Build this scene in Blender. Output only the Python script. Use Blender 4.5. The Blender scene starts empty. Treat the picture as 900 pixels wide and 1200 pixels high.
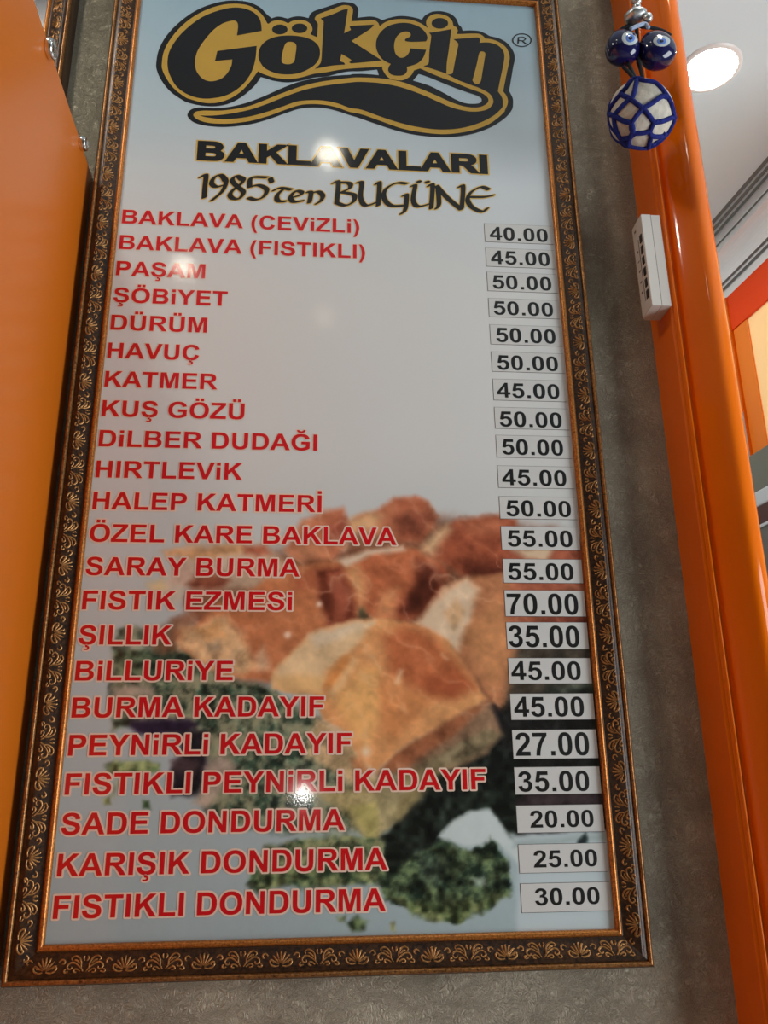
import bpy, bmesh, math, random, re
import numpy as np
from mathutils import Vector, Matrix

# ------------------------------------------------------------------ camera, world, lights, exposure
scene = bpy.context.scene
COL = scene.collection
S = 0.6            # width of the printed menu in metres
ZB = 1.39          # height of the lower edge of the print
CAM = np.array([0.26966716, -0.96961424, 1.54666907])
RIGHT = np.array([0.99653371, 0.0116728, -0.08236697])
DOWN = np.array([0.01417155, 0.95181481, 0.30634578])
FWD = np.array([0.08197402, -0.30645116, 0.94835012])
FPX = 973.262
def w3(v): return np.array([v[0], v[2], -v[1]])     # fit frame (x right, y down, z into wall) -> world
RW, DW, FW_ = w3(RIGHT), w3(DOWN), w3(FWD)
cam_data = bpy.data.cameras.new('camera')
cam_data.sensor_fit = 'VERTICAL'
cam_data.sensor_height = 36.0
cam_data.lens = FPX / 1200.0 * 36.0
cam_data.clip_start = 0.01
cam = bpy.data.objects.new('camera', cam_data)
COL.objects.link(cam)
M3 = Matrix((tuple(RW), tuple(-DW), tuple(-FW_))).transposed()
cam.matrix_world = Matrix.Translation(Vector(CAM)) @ M3.to_4x4()
scene.camera = cam

def ray(x, y):
    return RW * ((x - 450) / FPX) + DW * ((y - 600) / FPX) + FW_
def on(x, y, ax, v):
    d = ray(x, y); s = (v - CAM[ax]) / d[ax]
    return CAM + s * d
def bd(x, y):                      # photo pixel -> board coordinates (metres right of / above the print's lower left)
    P = on(x, y, 1, 0.0)
    return P[0], P[2] - ZB

world = bpy.data.worlds.new('World'); scene.world = world
world.use_nodes = True
bg = world.node_tree.nodes['Background']
bg.inputs[0].default_value = (0.78, 0.90, 1.0, 1)
bg.inputs[1].default_value = 0.32

vs = scene.view_settings
vs.view_transform = 'Standard'; vs.look = 'None'; vs.gamma = 1; vs.use_curve_mapping = False
vs.exposure = -0.73

def area(name, loc, target, size, size_y, power, color):
    l = bpy.data.lights.new(name, 'AREA'); l.shape = 'RECTANGLE'; l.size = size; l.size_y = size_y
    l.energy = power; l.color = color
    o = bpy.data.objects.new(name, l); COL.objects.link(o); o.location = loc
    o.rotation_euler = (Vector(target) - Vector(loc)).to_track_quat('-Z', 'Y').to_euler()
    return o
# daylight entering through the shop window at the right
area('window_daylight', (2.30, -1.02, 1.42), (0.3, -0.1, 1.85), 1.0, 1.6, 70, (0.90, 0.96, 1.0))
area('next_room_fill', (1.0, 3.2, 1.5), (1.1, 0.5, 2.6), 1.4, 1.8, 60, (0.92, 0.96, 1.0))  # unseen fill light added to brighten the next room's ceiling and side wall
# the phone's lamp, a finger's width beside the lens
fl = bpy.data.lights.new('phone_lamp', 'POINT'); fl.energy = 0.9; fl.shadow_soft_size = 0.006; fl.color = (1, 0.97, 0.92)
flo = bpy.data.objects.new('phone_lamp', fl); COL.objects.link(flo); flo.location = (0.2505, -0.969, 1.519)

# ------------------------------------------------------------------ materials
def lin(c):
    return tuple(((v / 255) / 12.92 if v / 255 <= 0.04045 else ((v / 255 + 0.055) / 1.055) ** 2.4) for v in c)
class NT:
    def __init__(s, name):
        s.m = bpy.data.materials.new(name); s.m.use_nodes = True
        s.t = s.m.node_tree; s.b = s.t.nodes['Principled BSDF']
    def n(s, typ, **kw):
        x = s.t.nodes.new(typ)
        for k, v in kw.items():
            if k.startswith('i_'):
                x.inputs[int(k[2:]) if k[2:].isdigit() else k[2:].replace('_', ' ')].default_value = v
            else: setattr(x, k, v)
        return x
    def l(s, a, ao, b, bi): s.t.links.new(a.outputs[ao], b.inputs[bi])
    def obj(s, scale=(1, 1, 1)):
        tc = s.n('ShaderNodeTexCoord'); mp = s.n('ShaderNodeMapping'); mp.inputs['Scale'].default_value = scale
        s.l(tc, 'Object', mp, 'Vector'); return mp
    def ramp(s, stops):
        r = s.n('ShaderNodeValToRGB'); e = r.color_ramp.elements
        while len(e) < len(stops): e.new(0.5)
        for q, (p, c) in zip(e, stops): q.position = p; q.color = (*c, 1)
        return r
def mat(name, col, rough=0.5, metal=0.0, spec=0.5, coat=0.0, var=0.0, vscale=20, bump=0.0, bscale=200, bdist=0.001, emit=0, ior=1.5):
    t = NT(name); b = t.b
    b.inputs['Base Color'].default_value = (*col, 1); b.inputs['Roughness'].default_value = rough
    b.inputs['Metallic'].default_value = metal; b.inputs['Specular IOR Level'].default_value = spec
    b.inputs['Coat Weight'].default_value = coat; b.inputs['Coat Roughness'].default_value = 0.06
    b.inputs['IOR'].default_value = ior
    mp = t.obj()
    if var:
        nz = t.n('ShaderNodeTexNoise'); nz.inputs['Scale'].default_value = vscale; nz.inputs['Detail'].default_value = 5
        t.l(mp, 0, nz, 'Vector')
        r = t.ramp([(0.3, tuple(c * (1 - var) for c in col)), (0.7, tuple(min(1, c * (1 + var)) for c in col))])
        t.l(nz, 'Fac', r, 'Fac'); t.l(r, 'Color', b, 'Base Color')
    if bump:
        nz = t.n('ShaderNodeTexNoise'); nz.inputs['Scale'].default_value = bscale; nz.inputs['Detail'].default_value = 3
        t.l(mp, 0, nz, 'Vector')
        bp = t.n('ShaderNodeBump'); bp.inputs['Strength'].default_value = bump; bp.inputs['Distance'].default_value = bdist
        t.l(nz, 'Fac', bp, 'Height'); t.l(bp, 'Normal', b, 'Normal')
    if emit:
        b.inputs['Emission Color'].default_value = (*col, 1); b.inputs['Emission Strength'].default_value = emit
    return t.m

def wall_material():
    t = NT('fibre_wallpaper'); b = t.b
    mp = t.obj()
    big = t.n('ShaderNodeTexNoise'); big.inputs['Scale'].default_value = 9; big.inputs['Detail'].default_value = 4
    t.l(mp, 0, big, 'Vector')
    vec = t.n('ShaderNodeTexNoise'); vec.inputs['Scale'].default_value = 30
    t.l(mp, 0, vec, 'Vector')
    mixv = t.n('ShaderNodeMix', data_type='VECTOR'); mixv.inputs[0].default_value = 0.06
    t.l(mp, 0, mixv, 4); t.l(vec, 'Color', mixv, 5)
    fib = t.n('ShaderNodeTexNoise'); fib.inputs['Scale'].default_value = 190; fib.inputs['Detail'].default_value = 5; fib.inputs['Roughness'].default_value = 0.6
    fib.inputs['Distortion'].default_value = 3.5
    t.l(mixv, 1, fib, 'Vector')
    add = t.n('ShaderNodeMath', operation='MULTIPLY_ADD'); add.inputs[1].default_value = 0.65
    t.l(fib, 'Fac', add, 0)
    sc = t.n('ShaderNodeMath', operation='MULTIPLY'); sc.inputs[1].default_value = 0.35
    t.l(big, 'Fac', sc, 0); t.l(sc, 0, add, 2)
    r = t.ramp([(0.40, lin((136, 128, 110))), (0.60, lin((186, 178, 156)))])
    t.l(add, 0, r, 'Fac'); t.l(r, 'Color', b, 'Base Color')
    bp = t.n('ShaderNodeBump'); bp.inputs['Strength'].default_value = 0.9; bp.inputs['Distance'].default_value = 0.003
    t.l(fib, 'Fac', bp, 'Height'); t.l(bp, 'Normal', b, 'Normal')
    b.inputs['Roughness'].default_value = 0.45; b.inputs['Specular IOR Level'].default_value = 0.6; b.inputs['Metallic'].default_value = 0.25
    return t.m

def gilt_material(name, dark, gold, lo, hi, scale, rough=0.38, metal=0.55):
    t = NT(name); b = t.b; mp = t.obj()
    n1 = t.n('ShaderNodeTexNoise'); n1.inputs['Scale'].default_value = scale; n1.inputs['Detail'].default_value = 6; n1.inputs['Roughness'].default_value = 0.7
    t.l(mp, 0, n1, 'Vector')
    r = t.ramp([(lo, dark), (hi, gold)])
    t.l(n1, 'Fac', r, 'Fac'); t.l(r, 'Color', b, 'Base Color')
    b.inputs['Roughness'].default_value = rough; b.inputs['Metallic'].default_value = metal
    bp = t.n('ShaderNodeBump'); bp.inputs['Strength'].default_value = 0.25; bp.inputs['Distance'].default_value = 0.0008
    t.l(n1, 'Fac', bp, 'Height'); t.l(bp, 'Normal', b, 'Normal')
    return t.m

M = {}
M['wall'] = wall_material()
M['ceiling'] = mat('white_ceiling_paint', (0.67, 0.79, 0.84), 0.7, var=0.02, vscale=3)
M['floor'] = mat('beige_floor_tile', (0.45, 0.40, 0.34), 0.3, var=0.1, vscale=4)
M['orange'] = mat('orange_lacquer', lin((234, 110, 8)), 0.08, spec=0.5, ior=1.36, var=0.06, vscale=6, bump=0.02, bscale=25, bdist=0.002)
M['orange_panel'] = mat('orange_panel_laminate', lin((208, 108, 24)), 0.30, var=0.02, vscale=3)
M['orange_dark'] = mat('red_orange_lacquer', lin((242, 72, 8)), 0.4, spec=0.15, var=0.04, vscale=5)
M['orange_post'] = mat('bright_orange_paint', lin((252, 134, 34)), 0.4, spec=0.25, var=0.03, vscale=5)
M['cream'] = mat('glowing_cream_wall', lin((252, 206, 142)), 0.4, emit=0.5, var=0.02, vscale=4)  # the cream wall emits a little, standing in for light falling on it
M['cornice'] = mat('white_plaster', (0.84, 0.85, 0.85), 0.6, var=0.02, vscale=10)
M['cornice_grey'] = mat('grey_step_plaster', (0.16, 0.165, 0.15), 0.6, var=0.02, vscale=10)  # even grey given to the downward-facing steps only
M['frame_dark'] = gilt_material('dark_antique_wood', lin((34, 22, 14)), lin((96, 62, 34)), 0.38, 0.78, 260, 0.34, 0.25)
M['frame_gilt'] = gilt_material('rubbed_copper_gilt', lin((96, 50, 22)), lin((214, 136, 62)), 0.30, 0.62, 420, 0.32, 0.6)
M['frame_bead'] = gilt_material('rubbed_gold_bead', lin((60, 34, 16)), lin((186, 128, 70)), 0.32, 0.66, 380, 0.32, 0.6)
M['scroll'] = gilt_material('gilt_scrollwork', lin((104, 64, 30)), lin((206, 150, 88)), 0.32, 0.64, 300, 0.36, 0.55)
M['red'] = mat('red_print_ink', lin((204, 26, 32)), 0.085, var=0.03, vscale=30)
M['pink'] = mat('pale_peach_print_ink', lin((236, 206, 186)), 0.085, var=0.02, vscale=30)
M['black'] = mat('black_print_ink', lin((25, 22, 24)), 0.085, var=0.05, vscale=30)
M['brown_black'] = mat('dark_grey_brown_ink', lin((34, 30, 26)), 0.085, var=0.05, vscale=30)
M['gold'] = mat('mustard_print_ink', lin((196, 156, 66)), 0.085, var=0.05, vscale=20)
M['gold_pale'] = mat('pale_gold_print_ink', lin((214, 178, 96)), 0.085, var=0.05, vscale=20)
M['paper'] = mat('white_slip_paper', lin((205, 204, 200)), 0.35, var=0.02, vscale=30)
M['digits'] = mat('black_toner', lin((20, 18, 17)), 0.35, var=0.05, vscale=30)
M['edge'] = mat('grey_slip_edge', lin((92, 88, 84)), 0.5, var=0.05, vscale=30)
M['chrome'] = mat('chrome', (0.75, 0.75, 0.74), 0.12, metal=1.0, var=0.03, vscale=40)
M['silver'] = mat('silvered_metal', (0.68, 0.70, 0.70), 0.28, metal=0.9, var=0.12, vscale=160, bump=0.3, bscale=180, bdist=0.001)
M['cobalt'] = mat('cobalt_glass', (0.006, 0.005, 0.055), 0.06, coat=0.3, var=0.35, vscale=25)
M['eye_white'] = mat('pale_grey_glass', lin((196, 204, 206)), 0.12, var=0.03, vscale=60)
M['eye_blue'] = mat('light_blue_glass', lin((92, 128, 204)), 0.12, var=0.05, vscale=60)
M['eye_dark'] = mat('navy_glass', lin((14, 20, 48)), 0.1, var=0.05, vscale=60)
M['stone'] = mat('white_pebble', lin((196, 188, 174)), 0.75, var=0.2, vscale=70, bump=0.5, bscale=140, bdist=0.003)
M['yarn'] = mat('blue_yarn', lin((36, 44, 116)), 0.9, spec=0.15, var=0.35, vscale=220, bump=0.8, bscale=500, bdist=0.002)
M['cord'] = mat('black_cord', lin((24, 24, 30)), 0.8, var=0.2, vscale=200)
M['ribbon'] = mat('pale_blue_ribbon', lin((150, 168, 196)), 0.4, var=0.1, vscale=90)
M['plastic'] = mat('white_plastic', lin((214, 208, 200)), 0.4, var=0.015, vscale=20)
M['button'] = mat('dark_grey_button', lin((48, 42, 40)), 0.35, var=0.05, vscale=60)
M['mark'] = mat('grey_print', lin((110, 104, 100)), 0.5, var=0.05, vscale=60)
M['grey_metal'] = mat('grey_green_metal', lin((118, 118, 104)), 0.45, var=0.03, vscale=12)
M['white_gloss'] = mat('white_gloss_plastic', lin((214, 220, 224)), 0.3, var=0.02, vscale=12)
M['brown'] = mat('dark_brown_metal', lin((86, 42, 30)), 0.4, var=0.06, vscale=12)
M['lamp_on'] = mat('lamp_diffuser', (1.0, 0.92, 0.76), 0.4, emit=55)
M['lamp_dim'] = mat('lamp_diffuser_dim', (1.0, 0.86, 0.62), 0.4, emit=9)
M['lamp_left_fill'] = mat('lamp_diffuser_left_fill', (1.0, 0.92, 0.80), 0.4, emit=200)
M['lamp_right'] = mat('lamp_diffuser_right', (1.0, 0.92, 0.80), 0.4, emit=60)
M['lamp_side'] = mat('lamp_diffuser_side_room', (1.0, 0.97, 0.92), 0.4, emit=130)
M['trim_white'] = mat('white_lamp_trim', (0.82, 0.82, 0.80), 0.3, var=0.02, vscale=30)

# print panel: colours printed on the vinyl and some light falloff, held per point in an attribute
def print_material():
    t = NT('glossy_printed_vinyl'); b = t.b
    at = t.n('ShaderNodeAttribute'); at.attribute_name = 'print'
    t.l(at, 'Color', b, 'Base Color')
    b.inputs['Roughness'].default_value = 0.075; b.inputs['Specular IOR Level'].default_value = 0.5
    mp = t.obj(); nz = t.n('ShaderNodeTexNoise'); nz.inputs['Scale'].default_value = 450; nz.inputs['Detail'].default_value = 2
    t.l(mp, 0, nz, 'Vector')
    bp = t.n('ShaderNodeBump'); bp.inputs['Strength'].default_value = 0.05; bp.inputs['Distance'].default_value = 0.0006
    t.l(nz, 'Fac', bp, 'Height'); t.l(bp, 'Normal', b, 'Normal')
    return t.m
M['print'] = print_material()

# ------------------------------------------------------------------ object helpers
def link(name, me, m, parent=None):
    o = bpy.data.objects.new(name, me); COL.objects.link(o)
    if m is not None: me.materials.append(m)
    if parent is not None: o.parent = parent
    return o
def mesh(name, V, F, m, parent=None, smooth=False):
    me = bpy.data.meshes.new(name)
    me.from_pydata([tuple(float(c) for c in v) for v in V], [], F); me.validate(); me.update()
    if smooth:
        for p in me.polygons: p.use_smooth = True
    o = link(name, me, m, parent)
    return o
def bm_obj(name, bm, m, parent=None, smooth=False):
    bmesh.ops.recalc_face_normals(bm, faces=bm.faces[:])
    me = bpy.data.meshes.new(name); bm.to_mesh(me); bm.free()
    if smooth:
        for p in me.polygons: p.use_smooth = True
    return link(name, me, m, parent)
def tag(o, label=None, cat=None, group=None, kind=None):
    if label: o['label'] = label
    if cat: o['category'] = cat
    if group: o['group'] = group
    if kind: o['kind'] = kind
    return o
def empty(name, loc, label, cat, group=None):
    o = bpy.data.objects.new(name, None); COL.objects.link(o); o.location = loc; o.empty_display_size = 0.05
    return tag(o, label, cat, group)
def put(o, parent):      # parent keeping world place (parent has translation only)
    o.parent = parent; o.location = Vector(o.location) - Vector(parent.location); return o
def box_bm(bm, lo, hi, bevel=0.0, seg=2):
    b = bmesh.new()
    bmesh.ops.create_cube(b, size=1)
    for v in b.verts:
        v.co = Vector([lo[i] + (v.co[i] + 0.5) * (hi[i] - lo[i]) for i in range(3)])
    if bevel: bmesh.ops.bevel(b, geom=b.edges[:], offset=bevel, segments=seg, affect='EDGES', profile=0.6)
    me = bpy.data.meshes.new('t'); b.to_mesh(me); b.free(); bm.from_mesh(me); bpy.data.meshes.remove(me)
def box(name, lo, hi, m, parent=None, bevel=0.0, seg=2):
    bm = bmesh.new(); box_bm(bm, lo, hi, bevel, seg)
    o = bm_obj(name, bm, m, parent)
    return o
def tube_vf(path, r, n=8, closed=False):
    """rings of n points along path; r may be a number or list"""
    P = [np.array(p, float) for p in path]; N = len(P); V = []; F = []
    up = np.array([0.13, 0.31, 0.94])
    for i, p in enumerate(P):
        a = P[(i - 1) % N] if (closed or i > 0) else P[i]; b = P[(i + 1) % N] if (closed or i < N - 1) else P[i]
        t = b - a; t /= (np.linalg.norm(t) + 1e-12)
        u = np.cross(t, up); u /= (np.linalg.norm(u) + 1e-12); w = np.cross(t, u)
        rr = r[i] if hasattr(r, '__len__') else r
        for k in range(n):
            an = 2 * math.pi * k / n
            V.append(p + rr * (math.cos(an) * u + math.sin(an) * w))
    for i in range(N if closed else N - 1):
        for k in range(n):
            j = (i + 1) % N
            F.append((i * n + k, i * n + (k + 1) % n, j * n + (k + 1) % n, j * n + k))
    if not closed:
        F.append(tuple(range(n))[::-1]); F.append(tuple((N - 1) * n + k for k in range(n)))
    return V, F
def join_vf(parts):
    V = []; F = []
    for v, f in parts:
        o = len(V); V += list(v); F += [tuple(i + o for i in q) for q in f]
    return V, F
def lathe_vf(prof, center, axis='z', n=28):
    V = []; F = []
    for r, h in prof:
        for k in range(n):
            a = 2 * math.pi * k / n
            c, s_ = r * math.cos(a), r * math.sin(a)
            d = {'z': (c, s_, h), 'x': (h, c, s_), 'y': (c, h, s_)}[axis]
            V.append(np.array(center) + np.array(d))
    m_ = len(prof)
    for i in range(m_ - 1):
        for k in range(n):
            F.append((i * n + k, i * n + (k + 1) % n, (i + 1) * n + (k + 1) % n, (i + 1) * n + k))
    if prof[0][0] > 1e-9: F.append(tuple(range(n))[::-1])
    if prof[-1][0] > 1e-9: F.append(tuple((m_ - 1) * n + k for k in range(n)))
    return V, F

# ------------------------------------------------------------------ 2-D outlines (lettering and logo)
def parse(d):
    tok = re.findall(r'[MLHVQCZ]|-?\d+\.?\d*', d); i = 0; out = []; cur = None; x = y = 0.0; cmd = None
    def num():
        nonlocal i
        v = float(tok[i]); i += 1; return v
    while i < len(tok):
        if tok[i].isalpha(): cmd = tok[i]; i += 1
        if cmd == 'Z': continue
        if cmd == 'M':
            x, y = num(), num(); cur = [(x, y)]; out.append(cur); cmd = 'L'
        elif cmd == 'L': x, y = num(), num(); cur.append((x, y))
        elif cmd == 'H': x = num(); cur.append((x, y))
        elif cmd == 'V': y = num(); cur.append((x, y))
        elif cmd == 'Q':
            a, b, c, d_ = num(), num(), num(), num()
            for k in range(1, 6):
                t = k / 5; cur.append(((1 - t) ** 2 * x + 2 * t * (1 - t) * a + t * t * c, (1 - t) ** 2 * y + 2 * t * (1 - t) * b + t * t * d_))
            x, y = c, d_
    res = []
    for c in out:
        c = [p for k, p in enumerate(c) if math.dist(p, c[k - 1]) > 1e-6]
        res.append(c)
    return res
def sarea(c): return 0.5 * sum(c[i - 1][0] * c[i][1] - c[i][0] * c[i - 1][1] for i in range(len(c)))
def inside(p, c):
    r = False
    for i in range(len(c)):
        (x1, y1), (x2, y2) = c[i - 1], c[i]
        if (y1 > p[1]) != (y2 > p[1]) and p[0] < (x2 - x1) * (p[1] - y1) / (y2 - y1) + x1: r = not r
    return r
def orient(cs):
    """outer contours counter-clockwise, holes clockwise"""
    res = []
    for i, c in enumerate(cs):
        hole = sum(inside(c[0], o) for j, o in enumerate(cs) if j != i) % 2 == 1
        if (sarea(c) > 0) == hole: c = c[::-1]
        res.append(c)
    return res
def offset(cs, d):
    res = []
    for c in cs:
        n = len(c); q = []
        for i in range(n):
            a, p, b = np.array(c[i - 1]), np.array(c[i]), np.array(c[(i + 1) % n])
            e1 = p - a; e2 = b - p
            e1 /= np.linalg.norm(e1) + 1e-12; e2 /= np.linalg.norm(e2) + 1e-12
            n1 = np.array([e1[1], -e1[0]]); n2 = np.array([e2[1], -e2[0]])
            m_ = n1 + n2; L = m_ @ m_
            m_ = m_ * (2 / max(L, 0.55))
            q.append(tuple(p + d * m_))
        if abs(sarea(q)) > 1 and (sarea(q) > 0) == (sarea(c) > 0): res.append(q)
    return res
_cv = 0
def fill(cs):
    """triangulated filled outline through a 2-D curve -> (verts2d, faces)"""
    cu = bpy.data.curves.new('tmp', 'CURVE'); cu.dimensions = '2D'; cu.fill_mode = 'BOTH'
    for c in cs:
        sp = cu.splines.new('POLY'); sp.points.add(len(c) - 1); sp.use_cyclic_u = True
        for k, (x, y) in enumerate(c): sp.points[k].co = (x, y, 0, 1)
    ob = bpy.data.objects.new('tmp', cu); COL.objects.link(ob)
    dg = bpy.context.evaluated_depsgraph_get(); dg.update()
    me = bpy.data.meshes.new_from_object(ob.evaluated_get(dg))
    V = [(v.co.x, v.co.y) for v in me.vertices]; F = [tuple(p.vertices) for p in me.polygons]
    bpy.data.objects.remove(ob); bpy.data.curves.remove(cu); bpy.data.meshes.remove(me)
    return V, F

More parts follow.
